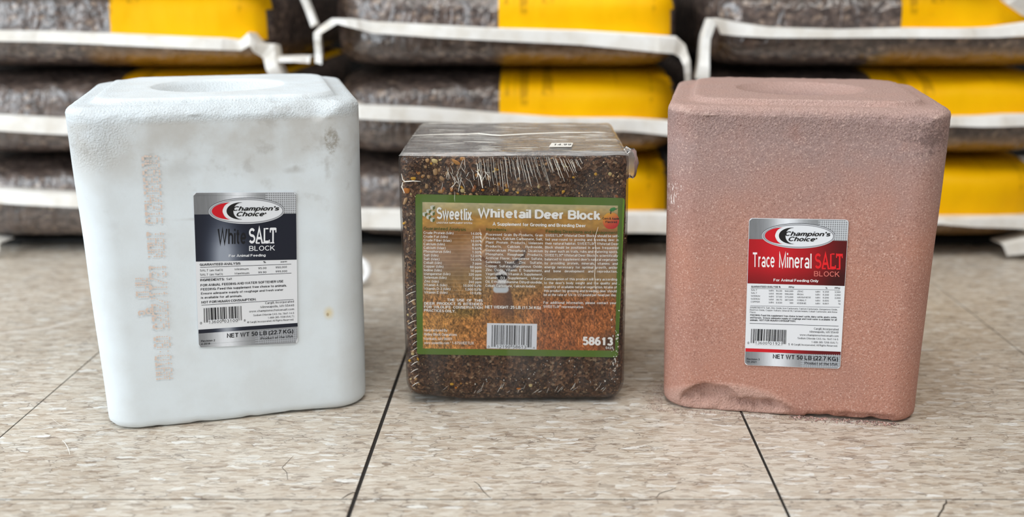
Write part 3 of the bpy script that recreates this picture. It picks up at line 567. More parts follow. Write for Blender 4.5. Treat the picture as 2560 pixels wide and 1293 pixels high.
# ---------------- deer block label
def seg(x, y, ax, ay, bx, by, ra, rb):
    dx, dy = bx - ax, by - ay; t = np.clip(((x - ax) * dx + (y - ay) * dy) / (dx * dx + dy * dy), 0, 1)
    return np.hypot(x - ax - t * dx, y - ay - t * dy) - (ra + (rb - ra) * t)
def deer_photo(x, y):
    n1 = vnoise(x / 90., y / 40., 1); n2 = vnoise(x / 22., y / 14., 2); n3 = vnoise(x / 7., y / 7., 4); n4 = vnoise(x / 5. + n2 * 4, y / 22., 5)
    stops = [(100, (176, 165, 132)), (165, (166, 148, 104)), (215, (160, 118, 58)), (290, (166, 124, 60)), (330, (132, 88, 46)), (390, (140, 100, 58)), (470, (150, 116, 88)), (560, (138, 108, 84)), (650, (134, 106, 70)), (760, (134, 100, 60)), (900, (146, 96, 50)), (1050, (158, 106, 56)), (1200, (150, 92, 50))]
    ys = [s[0] for s in stops]; c = np.stack([np.interp(y + (n1 - .5) * 50, ys, [s[1][k] for s in stops]) for k in range(3)], 1)
    c = c * (0.90 + 0.2 * n1)[:, None] * (0.94 + 0.12 * n2)[:, None]
    left = sst(x, 520, 120) * sst(y, 640, 800) if False else sst(-x, -560, -160) * sst(y, 860, 960)
    c = c * (1 - left[:, None] * .7) + np.array((168, 122, 62)) * left[:, None] * .7
    gr = np.exp(-(((x - 420) / 150.) ** 2 + ((y - 905) / 45.) ** 2)); c = c * (1 - gr[:, None] * .6) + np.array((92, 84, 44)) * gr[:, None] * .6
    rr = sst(x, 780, 1050) * sst(y, 680, 860); c = c * (1 - rr[:, None] * .55) + np.array((128, 66, 36)) * rr[:, None] * .55
    tex = sst(y, 620, 800); c = c * (1 + tex[:, None] * ((n4 - .5) * .75 + (n3 - .5) * .55)[:, None])
    br = sst(n3 * n4, .52, .75) * tex; c = c * (1 - br[:, None] * .4) + np.array((196, 150, 100)) * br[:, None] * .4
    rp = sst(x, 1330, 1520) * sst(y, 1000, 1130); c = c * (1 - rp[:, None] * .45)
    def put(d, col, soft=4.0, a=1.0):
        nonlocal c
        m = (sst(-d, -soft, soft) * a)[:, None]; c = c * (1 - m) + np.asarray(col, float) * m
    body = np.maximum(np.maximum(-(x - (628 - (y - 690) * .06)), x - (740 + (y - 690) * .25 - .0003 * np.maximum(y - 690, 0) ** 2)), np.maximum(690 - y, y - 1010))
    shade = (1 - sst(y, 860, 1010)) * .92
    m = (sst(-body, -8, 8) * shade)[:, None]; bc = lerp3((128, 84, 56), (86, 62, 50), sst(x, 620, 780)) * (0.9 + .25 * n3)[:, None]; c = c * (1 - m) + bc * m
    put(seg(x, y, 632, 590, 560, 556, 20, 7), (120, 92, 70)); put(seg(x, y, 745, 590, 835, 548, 24, 8), (74, 64, 60)); put(seg(x, y, 760, 584, 820, 556, 10, 4), (120, 110, 104))
    put(seg(x, y, 688, 590, 690, 690, 62, 36), (132, 116, 104)); put(seg(x, y, 690, 575, 690, 600, 46, 30), (104, 82, 66)); put(seg(x, y, 690, 640, 690, 680, 34, 30), (196, 190, 184))
    put(seg(x, y, 640, 604, 650, 606, 11, 9), (40, 32, 30)); put(seg(x, y, 722, 606, 736, 606, 12, 9), (40, 32, 30)); put(seg(x, y, 668, 652, 706, 652, 20, 20), (34, 28, 28))
    put(seg(x, y, 650, 742, 712, 742, 26, 26), (178, 180, 178), 6); put(seg(x, y, 655, 715, 705, 715, 16, 16), (140, 130, 122), 6)
    for q, col in (((650, 566, 590, 548, 9, 9), (92, 62, 44)), ((590, 548, 534, 506, 9, 9), (104, 68, 46)), ((534, 506, 536, 478, 9, 8), (150, 112, 84)), ((536, 478, 580, 444, 8, 3), (196, 160, 124)), ((534, 500, 538, 400, 8, 6), (176, 134, 98)), ((538, 400, 580, 332, 6, 2), (206, 176, 142)), ((538, 380, 522, 306, 5, 2), (196, 160, 120)),
                   ((735, 568, 792, 540, 10, 10), (84, 74, 70)), ((792, 540, 846, 506, 10, 9), (60, 50, 48)), ((846, 506, 862, 452, 9, 7), (74, 60, 54)), ((862, 452, 868, 388, 6, 3), (176, 142, 110)), ((852, 486, 824, 430, 7, 4), (90, 74, 66)), ((830, 450, 834, 380, 5, 3), (150, 118, 90)), ((834, 380, 820, 322, 3, 2), (196, 160, 124)), ((848, 480, 866, 432, 6, 3), (110, 90, 78))):
        put(seg(x, y, *q), col, 3)
    return np.clip(c * np.array((1.16, 1.19, 1.24)), 0, 255)
def label_deer(base, W, H):
    P = Print([(55, 58), (1582, 82), (1545, 1240), (75, 1210)], W, H)
    quad = [(106, 114), (1532, 136), (1524, 1190), (118, 1168)]
    P.grid(quad, 300, 220, deer_photo, 2)
    Wt, G = (255, 255, 253), (92, 92, 30)
    # cube cluster emblem
    def cube(cx, cy, r=19):
        h = r * .5
        P.poly([(cx - r, cy - h), (cx, cy - 2 * h + 2), (cx + r, cy - h), (cx, cy)], (206, 208, 196), 5)
        P.poly([(cx - r, cy - h), (cx, cy), (cx, cy + r * 1.2), (cx - r, cy + r * .7)], (226, 228, 220), 5)
        P.poly([(cx, cy), (cx + r, cy - h), (cx + r, cy + r * .7), (cx, cy + r * 1.2)], (96, 108, 52), 5)
    for cx, cy in ((181, 150), (153, 176), (181, 192), (125, 198), (153, 218), (181, 238)): cube(cx, cy, 17)
    P.text('Sweetlix', 212, 235, 467, 246, 82, (104, 100, 84), .03, 4); P.text('Sweetlix', 210, 233, 465, 244, 82, Wt, .022, 6); P.ell(471, 241, 3, 3, Wt, 6, 8)
    P.text('LIVESTOCK SUPPLEMENT SYSTEM', 211, 268, 468, 271, 13, Wt, .02, 4)
    P.text('Whitetail Deer Block', 507, 223, 1407, 240, 63, (120, 100, 72), .04, 4); P.text('Whitetail Deer Block', 506, 221, 1406, 238, 62, Wt, .034, 6)
    P.text('A Supplement for Growing and Breeding Deer', 616, 281, 1295, 293, 23, Wt, .028, 5)
    P.text('Guaranteed Analysis', 117, 312, 424, 321, 22, G, .03, 4); P.text('Ingredients', 570, 318, 716, 322, 20, G, .03, 4); P.text('Feeding Directions and Management', 1004, 333, 1528, 343, 22, G, .03, 4)
    rows = [('Crude Protein (Min)', '14.00%'), ('Crude Fat (Min)', '2.00%'), ('Crude Fiber (Max)', '10.00%'), ('Calcium (Min)', '8.00%'), ('Calcium (Max)', '9.60%'), ('Phosphorus (Min)', '1.00%'), ('Salt (Min)', '12.00%'), ('Salt (Max)', '14.40%'), ('Cobalt (Min)', '3 ppm'), ('Copper (Min)', '80 ppm'), ('Iodine (Min)', '10 ppm'), ('Manganese (Min)', '320 ppm'), ('Selenium (Min)', '2 ppm'), ('Zinc (Min)', '240 ppm'), ('Vitamin A (Min)', '10,000 IU/lb'), ('Vitamin D-3 (Min)', '1,000 IU/lb'), ('Vitamin E (Min)', '10 IU/lb')]
    lw = [218, 176, 202, 154, 160, 196, 106, 114, 130, 142, 130, 192, 164, 108, 168, 192, 170]; rw = [80, 70, 80, 70, 70, 68, 80, 80, 68, 84, 80, 94, 68, 94, 132, 118, 82]
    for k, (a, b) in enumerate(rows):
        y = 342 + 26.8 * k; xa = 116 + k * .45
        P.text(a, xa, y, xa + lw[k], y + 3, 18, Wt, .012, 5); P.text(b, 539 - rw[k], y + 6, 539, y + 8, 18, Wt, .012, 5)
        xs, xe = xa + lw[k] + 8, 539 - rw[k] - 4; nd = int((xe - xs) / 8)
        for q in range(nd): P.rect(xs + q * 8, y + 3, xs + q * 8 + 3.4, y + 6, (226, 204, 170), 5)
    for k, (s, x0, x1) in enumerate((('THE  USE  OF  THIS', 292, 550), ('DEER  PRODUCT  IS  INTENDED', 124, 550), ('FOR  WILDLIFE  CONSERVATION', 124, 550), ('PRACTICES ONLY.', 124, 352))):
        P.text(s, x0, 826 + 25 * k, x1, 832 + 25.5 * k, 18, Wt, .026, 5)
    ing = ['Processed  Grain  By-Products,  Grain', 'Products, Calcium Carbonate, Salt,', 'Plant   Protein   Products,   Molasses', 'Products,      Calcium      Hydroxide,', 'Monocalcium  Phosphate,  Dicalcium', 'Phosphate,    Roughage    Products,', 'Artificial  Flavor,  Manganese  Sulfate,', 'Selenium    Yeast,    Zinc    Sulfate,', 'Copper  Sulfate,  Manganous  Oxide,', 'Zinc  Oxide,  Vitamin  E  Supplement,', 'Vegetable Oil, Vitamin A Supplement,', 'Vitamin   D3   Supplement,   Mineral', 'Oil, Ethylenediamine Dihydroiodide,', 'Cobalt Carbonate, Calcium Iodate.']
    for k, s in enumerate(ing): P.text(s, 568, 354 + 28.4 * k, 985 if k < 13 else 936, 360 + 28.4 * k, 18, Wt, .012, 5)
    P.text('NET WEIGHT: 25 LB. (11.34 KG)', 568, 879, 974, 886, 20, Wt, .03, 5)
    fd = ['SWEETLIX® Whitetail Deer Blocks should be self-', 'fed  year-round  to  growing  and  breeding  deer  in', 'their natural habitat. SWEETLIX® Whitetail Deer', 'Block  should  be  positioned  in  areas  frequented', 'by deer such as trails, rubs and watering spots.', 'SWEETLIX® Whitetail Deer Block is scientifically', "balanced to supplement deer's natural vegetation", 'by   providing   protein,   minerals,   vitamins   and', 'energy  necessary  for  optimal  growth,  antler', 'and    bone    development    and    reproduction.', None, 'Consumption of this product will vary according', "to  the  deer's  body  weight  and  the  quality  and", 'quantity of available natural vegetation. Intake of', 'this product by growing and breeding deer should', 'be at the rate of 1/4 to 1/2 pound per head per day.', None, 'For  additional  information,  please  contact  your', 'SWEETLIX® representative.']
    for k, s in enumerate(fd):
        if s: P.text(s, 1002 - k * .5, 361 + 28.6 * k, (1540 - k * .7) if k != 18 else 1290, 365 + 28.6 * k, 18, Wt, .012, 5)
    for k, (s, x1) in enumerate((('Manufactured By:', 298), ('Ridley Block Operations', 364), ('Mankato, MN 56001', 328), ('www.sweetlix.com * 1-87SWEETLIX', 488))):
        P.text(s, 126, 1043 + 31 * k, x1, 1047 + 31 * k, 19, Wt, .008, 5)
    P.poly([(583, 986), (949, 993), (946, 1179), (581, 1170)], (234, 238, 246), 4)
    barcode(P, '012190586134', 618, 1000, 910, 1142, -2, 6, (24, 28, 40), 6, 16)
    P.text('0', 590, 1166, 603, 1166, 17, INK, 0, 6); P.rect(652, 1146, 752, 1172, (234, 238, 246), 7); P.text('12190', 656, 1168, 752, 1170, 22, INK, 0, 8); P.rect(768, 1148, 872, 1174, (234, 238, 246), 7); P.text('58613', 772, 1170, 870, 1172, 22, INK, 0, 8); P.text('4', 920, 1173, 932, 1173, 14, INK, 0, 6)
    P.text('58613', 1284, 1146, 1508, 1151, 56, Wt, .04, 5); P.text('0425', 1454, 1177, 1510, 1178, 17, Wt, .008, 5)
    # apple emblem
    a = np.linspace(0, 2 * np.pi, 40, endpoint=False); r = 62 * (1 - .10 * np.exp(-((a - 1.5 * np.pi) / .28) ** 2) - .05 * np.exp(-((a - .5 * np.pi) / .25) ** 2))
    px, py = 1482 + r * np.cos(a) * .98, 246 + r * np.sin(a); cols = lerp3((238, 190, 60), (206, 44, 50), np.clip(((px - 1420) * .5 + (py - 200)) / 125., 0, 1))
    lc = np.clip(cols / 255., 0, 1); lc = np.where(lc <= .04045, lc / 12.92, ((lc + .055) / 1.055) ** 2.4)
    P.add(np.c_[px, py], [tuple(range(40))], lc, 4)
    P.add([(1474, 196), (1478, 170), (1484, 170), (1482, 198)], [(0, 1, 2, 3)], (70, 40, 24), 5)
    P.poly([(1468, 170), (1480, 154), (1504, 148), (1518, 156), (1504, 174), (1482, 180)], (52, 140, 70), 5); P.poly([(1502, 168), (1514, 160), (1534, 152), (1520, 164)], (40, 92, 44), 6)
    P.text('Corn & Apple', 1419, 236, 1542, 238, 15, (30, 20, 16), .025, 6); P.text('Flavored', 1442, 261, 1526, 262, 15, (30, 20, 16), .025, 6)
    return P

# ------------------------------------------------------------------ salt blocks
def ring_pts(w, r, n, d=None):
    """rounded square outline, n points evenly spread by arc length, starting at +x axis"""
    d = d or w; r = min(r, w - 1e-4, d - 1e-4); L = [2 * (d - r), math.pi * r / 2, 2 * (w - r), math.pi * r / 2] * 2
    tot = sum(L); out = []
    segs = []
    x, y = w, -(d - r)
    per = [('l', (w, -(d - r)), (w, d - r)), ('c', (w - r, d - r), 0), ('l', (w - r, d), (-(w - r), d)), ('c', (-(w - r), d - r), 90), ('l', (-w, d - r), (-w, -(d - r))), ('c', (-(w - r), -(d - r)), 180), ('l', (-(w - r), -d), (w - r, -d)), ('c', (w - r, -(d - r)), 270)]
    s0 = d - r
    for k in range(n):
        s = (s0 + tot * k / n) % tot; i = 0
        while s > L[i] + 1e-12: s -= L[i]; i += 1
        t, a, b = per[i]; q = s / L[i] if L[i] > 0 else 0
        if t == 'l': out.append((a[0] + (b[0] - a[0]) * q, a[1] + (b[1] - a[1]) * q))
        else: an = math.radians(b + 90 * q); out.append((a[0] + r * math.cos(an), a[1] + r * math.sin(an)))
    return np.array(out)
def loft(rings):
    n = len(rings[0]); v = np.vstack(rings); f = []
    for j in range(len(rings) - 1):
        for i in range(n):
            k = (i + 1) % n; f.append((j * n + i, j * n + k, (j + 1) * n + k, (j + 1) * n + i))
    f.append(tuple(range(n - 1, -1, -1))); b = (len(rings) - 1) * n; f.append(tuple(range(b, b + n)))
    return v, f
def salt_body(wb, wt, H, zp, dish_r, dish_d, carve, seed):
    N = 340; R = []
    def rr(w, rad, z): p = ring_pts(w, rad, N); R.append(np.c_[p, np.full(N, z)])
    def wz(z): return wb + (wt - wb) * z / H
    for z, dw in ((0.0, .010), (0.0, .006), (.0006, .0040), (.002, .0018), (.0045, .0004)): rr(wz(z) - dw, .026, z)
    zs = list(np.linspace(.008, H - .0095, 118)) + list(np.linspace(H - .0075, H - .005, 3))
    for z in zs: rr(wz(z), .027, z)
    for z, dw in ((H - .003, .0008), (H - .0015, .0020), (H - .0005, .0036), (H, .0056)): rr(wt - dw, .027, z)
    for k in range(5): rr(wt - .0080 - .0020 * k, .026, H + .0001)
    for z, dw in ((H + .0006, .0172), ((H + zp) / 2, .0184), (zp - .0006, .0196), (zp, .0208)): rr(wt - dw, .030, z)
    pl = ring_pts(wt - .0208, .030, N); ang = np.arctan2(pl[:, 1], pl[:, 0])
    rc = np.c_[np.cos(ang), np.sin(ang)]
    for t in np.linspace(.12, .9, 9): R.append(np.c_[pl * (1 - t) + rc * (dish_r + .003) * t, np.full(N, zp)])
    for k, (r, z) in enumerate(((dish_r + .003, 0), (dish_r + .0012, -.0003), (dish_r, -.0012))): R.append(np.c_[rc * r, np.full(N, zp + z)])
    for t in np.linspace(.06, .985, 26):
        R.append(np.c_[rc * dish_r * (1 - t), np.full(N, zp - .0012 - dish_d * (1 - (1 - t) ** 2))])
    v, f = loft(R)
    return carve(v, seed), f
def nz(p, s, o=0.0): return mnoise.noise(Vector((p[0] * s + o, p[1] * s + o * .7, p[2] * s - o)))
def carve_white(v, seed):
    v = v.copy(); H = .2647
    for i, p in enumerate(v):
        x, y, z = p
        # ragged upper edge of the front and the broken right end of it
        if z > .235 and y < -.08:
            j = nz(p, 90, 3) * .0016 + nz(p, 260, 5) * .0006
            dep = .0042 + .0085 * math.exp(-((x - .076) / .013) ** 2) + .0008 * math.sin(x * 60)
            if x > .09: dep = .0035
            lim = H - .0035 - dep                       # chamfer plane start
            dd = ((z - lim) + (-y - .0985) * .9) * .72 - .0085
            if dd > 0: y += dd * .62; z -= dd * .30; y += j; z += j * .6
        if z > H + .001:                                # crumbled right and left rear corners of the raised pad
            for (nx, ny, d) in ((.86, .5, .1165), (-.72, .70, .1145), (.9, -.44, .1140)):
                e = nx * x + ny * y - d + nz(p, 60, 9) * .002
                if e > 0: x -= nx * e * .9; y -= ny * e * .9; z -= min(e * .35, z - H)
        if z < .008 and y < -.09: z += max(0.0, nz(p, 70, 2)) * .002 + (max(0, 1 - ((x - .045) / .035) ** 2)) * .0012
        n = nz((x, y, z), 16, 1) * .0006
        r = math.hypot(x, y) or 1; x += x / r * n; y += y / r * n
        if z > .262: z += nz((x, y, z), 140, 4) * .00025
        v[i] = (x, y, max(z, 0))
    return v
def carve_pink(v, seed):
    v = v.copy(); H = .2612
    for i, p in enumerate(v):
        x, y, z = p
        rgh = nz(p, 130, 7) * .0022 + nz(p, 330, 3) * .0011 + nz(p, 50, 2) * .0025
        for (cx, cz, rx, rz, dep) in ((-.066, .000, .030, .0255, .010), (-.030, -.002, .044, .0170, .007), (.064, .0, .05, .0055, .004)):
            e = ((x - cx) / rx) ** 2 + ((z - cz) / rz) ** 2 + nz(p, 60, 4) * .25
            if e < 1 and y < -.07:
                ys = -.1062 + dep * min(1.0, (1 - e) * 5.0) ** .7 * (.25 + .75 * max(0, z - cz) / rz) + rgh * min(1, (1 - e) * 4) * 1.3
                y = max(y, ys)
        if z > .238 and y < -.085:
            j = rgh * .55
            dep = .0035 + .0045 * math.exp(-((x - .075) / .03) ** 2)
            dd = ((z - (H - .0035 - dep)) + (-y - .1000) * .9) * .7 - .0065
            if dd > 0: y += dd * .55 + j; z -= dd * .25 - j * .5
        if z < .006 and y < -.085 and .015 < x < .085: z += max(0.0, nz(p, 80, 6)) * .005 + .0016
        n = nz((x, y, z), 14, 5) * .0007; r = math.hypot(x, y) or 1; x += x / r * n; y += y / r * n
        if z > .225: 
            q = nz((x, y, z), 240, 6) * .00045; x += x / r * q; y += y / r * q
            if z > .258: z += q * .8
        v[i] = (x, y, max(z, 0))
    return v

white = thing('salt_block', 'white salt block with navy and silver label and faint orange date stamp', 'salt block', (-.2791, .9128, 0), .2647)
v, f = salt_body(.1065, .1116, .2647, .2690, .0535, .016, carve_white, 1)
link_mesh('body', v, f, M['white'], white, True)
pink = thing('salt_block', 'reddish pink mineral salt block with red and silver label, chipped lower corner', 'salt block', (.2277, .9203, 0), -.1716)
v, f = salt_body(.1060, .1102, .2612, .2655, .0535, .013, carve_pink, 2)
link_mesh('body', v, f, M['pink'], pink, True)

def on_face(wb, wt, H, z): return -(wb + (wt - wb) * z / H)
def lean_of(wb, wt, H): return math.atan2(wt - wb, H)
lw_ = label_base(white, .0786, .1290, .0028, .0141, .1306, on_face(.1065, .1116, .2647, .1306) - .0007, lean_of(.1065, .1116, .2647), math.radians(-2.9), M['paper'])
lw_['label'] = 'navy and silver paper label with small print and barcode'
o = label_white(lw_, .0786, .1290).build('label_print', lw_, M['print']); o.location = (0, -.00027, 0)
lp_ = label_base(pink, .0776, .1270, .0028, -.0008, .1094, on_face(.1060, .1102, .2612, .1094) - .0007, lean_of(.1060, .1102, .2612), math.radians(1.3), M['paper'])
lp_['label'] = 'red and silver paper label with small print and barcode'
o = label_pink(lp_, .0776, .1270).build('label_print', lp_, M['print']); o.location = (0, -.00027, 0)

# dot-matrix date stamp on the white block
F57 = {'0': '01110 10001 10001 10001 10001 10001 01110', '1': '00100 01100 00100 00100 00100 00100 01110', '2': '01110 10001 00001 00110 01000 10000 11111', '3': '01110 10001 00001 00110 00001 10001 01110', '4': '00010 00110 01010 10010 11111 00010 00010', '5': '11111 10000 11110 00001 00001 10001 01110', '9': '01110 10001 10001 01111 00001 00001 01110', '/': '00001 00001 00010 00100 01000 10000 10000', ':': '00000 00100 00000 00000 00100 00000 00000', 'A': '01110 10001 10001 11111 10001 10001 10001', 'D': '11110 10001 10001 10001 10001 10001 11110', 'M': '10001 11011 10101 10101 10001 10001 10001', 'F': '11111 10000 11110 10000 10000 10000 10000', 'C': '01110 10001 10000 10000 10000 10001 01110', ' ': '00000 ' * 7}
def stamp(lines):
    vs, fs = [], []; rr = random.Random(2)
    for body, x0, z0, x1, z1, hgt in lines:
        n = len(body); L = math.hypot(x1 - x0, z1 - z0); ux, uz = (x1 - x0) / L, (z1 - z0) / L; px, pz = uz, -ux      # p: from letter top to foot
        for k, ch in enumerate(body):
            for r, row in enumerate(F57[ch].split()):
                for c, b in enumerate(row):
                    if b != '1' or rr.random() < .06: continue
                    s = (k + c / 6.0) / n * L; q = (r - 3) / 6.0 * hgt
                    X = x0 + ux * s + px * q + rr.uniform(-.00015, .00015); Z = z0 + uz * s + pz * q + rr.uniform(-.00015, .00015)
                    rad = (.00080 if r < 5 else .0011) * rr.uniform(.7, 1.15); y = on_face(.1065, .1116, .2647, Z) - .0010; b0 = len(vs)
                    vs += [(X + rad * math.cos(a) * .95, y, Z + rad * .8 * math.sin(a)) for a in np.linspace(0, 2 * math.pi, 7)[:-1]]; fs.append(tuple(range(b0, b0 + 6)))
    o = link_mesh('date_stamp', vs, fs, M['ink'], white); o['label'] = 'faint orange dot-matrix date stamp'; return o
stamp([('0059304215 1ADM 12/11/2025 09:01AM', -.0505, .2270, -.0570, .0420, .0115), ('MFD', -.0655, .1300, -.0662, .1130, .0098), ('C', -.0690, .1030, -.0692, .0985, .0040), ('5', -.0628, .1045, -.0630, .0990, .0045)])

# ------------------------------------------------------------------ deer block in shrink film
deer = thing('deer_feed_block', 'dark brown pressed grain block in clear shrink film with green-edged label', 'feed block', (-.0226, .9285, 0), .0136)
HX, HY, HZ = .0930, .0880, .2195
def box_rings(hx, hy, hz, r, N, z0, e, prof, nzs):
    R = []
    zs = list(np.linspace(z0 + e, hz - e, nzs))
    def put(z, ins): R.append(np.c_[ring_pts(hx - ins, r, N, hy - ins), np.full(N, z)])
    for t in (0, .3, .6, .85): put(z0 + e * (1 - math.cos(t * math.pi / 2)), e * (1 - math.sin(t * math.pi / 2)))
    for z in zs: put(z, 0.0)
    for t in (.3, .6, .85, 1): put(hz - e * (1 - math.sin(t * math.pi / 2)) , e * (1 - math.cos(t * math.pi / 2)) )
    for s in (.75, .5, .25, .05): R.append(np.c_[R[-1][:, :2] * 0 + ring_pts(hx - e, r, N, hy - e) * s, np.full(N, hz)])
    return R
def rough_box(v, amp, seed, bot=True):
    for i, p in enumerate(v):
        n = nz(p, 210, seed) * amp + nz(p, 45, seed + 3) * amp
        r = math.hypot(p[0], p[1]) or 1; v[i][0] += p[0] / r * n; v[i][1] += p[1] / r * n
        if bot:          # worn, rounded lower edge
            k = max(0.0, 1 - p[2] / .022); sgn = abs(p[0]) / HX
            v[i][1] += .012 * k * k * (1 if p[1] < -.05 else 0); v[i][0] *= 1 - .05 * k * k * (1.6 if p[0] > .05 else .6)
            k2 = max(0.0, 1 - p[2] / .03) * max(0, (-p[0] - .045) / .05); v[i][2] += .006 * k2
    return v
v, f = loft(box_rings(HX, HY, HZ, .009, 260, .0, .006, None, 80)); v = rough_box(v, .0007, 2)
link_mesh('body', v, f, M['feed'], deer, True)
YF = -HY
GR = [(-70.4,215.3,1.2,1.2,0,'t'),(-64.4,214.8,1.9,1.3,20,'p'),(-41.6,216.6,1.6,1.3,0,'a'),(-47.0,213.9,2.9,1.1,30,'a'),(-82.2,200.6,1.7,1.1,0,'y'),(-88.1,190.3,2.0,1.6,10,'o'),(-73.9,202.7,1.1,0.9,0,'t'),(-69.7,201.9,1.0,1.1,0,'t'),(-64.1,205.9,1.5,1.9,0,'t'),(-58.9,200.5,1.7,1.1,40,'t'),(-71.5,194.1,1.0,1.6,0,'t'),(-59.7,189.7,2.0,1.1,-20,'a'),(-51.2,191.3,1.0,1.4,0,'o'),(-42.1,190.2,1.4,1.2,0,'p'),(-32.8,191.8,1.1,2.5,25,'b'),(-25.6,190.7,1.0,0.7,0,'o'),(-16.6,190.7,0.5,1.1,0,'t'),(-5.9,190.4,1.2,1.0,0,'y'),(-15.1,207.9,0.8,1.1,0,'y'),(-71.3,183.5,1.2,1.1,0,'y'),(-89.5,181.6,1.0,2.3,25,'t'),(-52.3,187.0,1.0,1.4,0,'t'),(-48.6,184.8,1.1,1.7,-15,'b'),(-35.6,185.8,1.2,1.7,10,'t'),(-59.6,185.1,1.6,0.8,10,'p'),(-68.0,177.2,1.8,1.5,0,'b'),(-72.6,175.6,0.5,1.2,30,'t'),(-53.3,178.3,0.9,2.2,5,'b'),(-42.1,179.9,1.9,1.2,25,'p'),(-6.0,181.4,1.6,0.9,45,'y'),(-36.1,170.5,1.0,1.7,0,'a'),(-29.6,176.3,0.5,0.6,0,'t'),(-16.5,174.1,0.9,0.6,-20,'y'),(-68.8,167.9,1.0,2.8,-25,'p'),(-61.9,167.3,1.3,2.2,0,'t'),(-55.9,169.5,1.0,1.4,-15,'a'),(-52.5,165.7,1.5,1.3,0,'b'),(-44.5,165.6,1.1,1.7,0,'b'),(-90.9,163.0,1.1,0.7,-30,'y'),(-4.3,168.8,1.0,0.5,45,'y'),(-31.0,169.4,0.7,1.1,0,'t'),(-30.0,203.1,1.3,1.1,0,'a'),(-20.4,201.0,1.3,1.6,0,'t'),(16.3,177.0,1.6,2.6,22,'b'),(40.5,189.4,1.1,0.8,0,'y'),(20.3,193.3,0.8,1.0,0,'p'),(0.0,191.2,1.0,1.0,0,'t'),(48.7,201.1,0.9,0.6,0,'y'),(38.7,174.7,0.8,1.7,0,'a'),(44.7,173.9,1.2,1.4,0,'b'),(53.7,185.3,0.6,0.6,0,'t'),(8.5,182.7,1.1,0.4,0,'p'),(2.0,166.0,1.4,0.9,-20,'t'),(55.7,167.5,1.3,1.2,20,'p'),(70.6,197.5,0.7,0.7,0,'t'),(78.7,203.9,1.2,1.1,0,'p'),(86.9,168.0,0.7,0.8,0,'t'),(42.3,210.2,1.1,0.7,0,'p'),(-54.7,20.0,1.2,0.9,0,'y'),(-46.8,20.6,0.6,0.6,0,'a'),(-41.8,20.6,0.9,0.5,20,'t'),(-51.3,16.3,0.8,0.6,0,'o'),(-12.1,15.6,0.7,0.7,0,'t'),(2.8,15.4,1.6,0.9,0,'o'),(13.2,18.3,1.2,1.0,0,'p'),(26.1,16.0,1.1,0.5,-30,'t')]
rg = random.Random(8)
for k in range(70):       # further smaller kernels along the label's left margin and over the upper left
    if k < 22: x, z = rg.uniform(-92, -83), rg.uniform(20, 165)
    elif k < 58: x, z = rg.gauss(-52, 24), rg.uniform(165, 216)
    else: x, z = rg.uniform(-10, 88), rg.uniform(163, 215)
    if abs(x) > 91: continue
    GR.append((x, z, rg.uniform(.5, 1.1), rg.uniform(.5, 1.2), rg.uniform(-60, 60), rg.choice('ttapbty')))
def kernel_mesh(seed):
    bm = bmesh.new(); bmesh.ops.create_icosphere(bm, subdivisions=2, radius=1.0); r = random.Random(seed)
    for q in bm.verts:
        n = mnoise.noise(q.co * 1.6 + Vector((seed * 3.1, 0, 0))); q.co *= 1 + .28 * n
        q.co.x *= 1 + .22 * q.co.z                                     # one end blunter, like a grain of corn
        if q.co.y < 0: q.co.y *= (.85 + .25 * abs(q.co.x))              # shallow crease
    me = bpy.data.meshes.new('grain'); bm.to_mesh(me); bm.free()
    me.polygons.foreach_set('use_smooth', [True] * len(me.polygons)); return me
KM = {}
for i, (x, z, a, b, an, c) in enumerate(GR):
    key = (i % 4, c)
    if key not in KM:
        me = kernel_mesh(i % 4 + 1); me.materials.append(M['g' + c]); KM[key] = me
    o = bpy.data.objects.new('grain', KM[key]); COL.objects.link(o); o.parent = deer
    dz = 0.012 * max(0, 1 - z / 22.) ** 2
    o.location = (x / 1e3, YF + .0001 + dz, z / 1e3); o.scale = (a / 1e3 * 1.5, min(a, b) / 1e3 * .95, b / 1e3 * 1.5); o.rotation_euler = (0, math.radians(an), 0)
# fine crumbs of milled grain all over the front and sides
vs, fs, cs = [], [], []; rc = random.Random(11)
pal = [lin(c) for c in ((74, 50, 36), (104, 73, 53), (136, 100, 72), (176, 138, 98), (220, 184, 138), (240, 212, 170), (40, 30, 26), (134, 92, 54))]; wts = [5, 6, 5, 3.6, 2.2, 1.4, 4, 2]
for k in range(9000):
    r = rc.uniform(.00025, .00085); side = rc.random()
    if side < .80: c = Vector((rc.uniform(-HX + .003, HX - .003), YF - .0001, rc.uniform(.012, HZ - .002))); 
    elif side < .90: c = Vector((HX + .0001, rc.uniform(-HY + .006, HY - .006), rc.uniform(.014, HZ - .004)))
    else: c = Vector((-HX - .0001, rc.uniform(-HY + .006, HY - .006), rc.uniform(.014, HZ - .004)))
    if side < .8 and -.078 < c.x < .086 and .026 < c.z < .156: continue
    if side < .8: c.y += .012 * max(0, 1 - c.z / .022) ** 2
    b = len(vs); e = [Vector((rc.uniform(-1, 1), rc.uniform(-1, 1), rc.uniform(-1, 1))).normalized() * r for _ in range(3)]
    for s in e: vs += [tuple(c + s * rc.uniform(.6, 1.3)), tuple(c - s * rc.uniform(.6, 1.3))]
    fs += [(b, b + 2, b + 4), (b + 2, b + 1, b + 4), (b + 1, b + 3, b + 4), (b + 3, b, b + 4), (b + 2, b, b + 5), (b + 1, b + 2, b + 5), (b + 3, b + 1, b + 5), (b, b + 3, b + 5)]
    cs += [rc.choices(pal, wts)[0]] * 6
o = link_mesh('milled_crumbs', vs, fs, M['crumbs'], deer, cols=cs); o['kind'] = 'stuff'

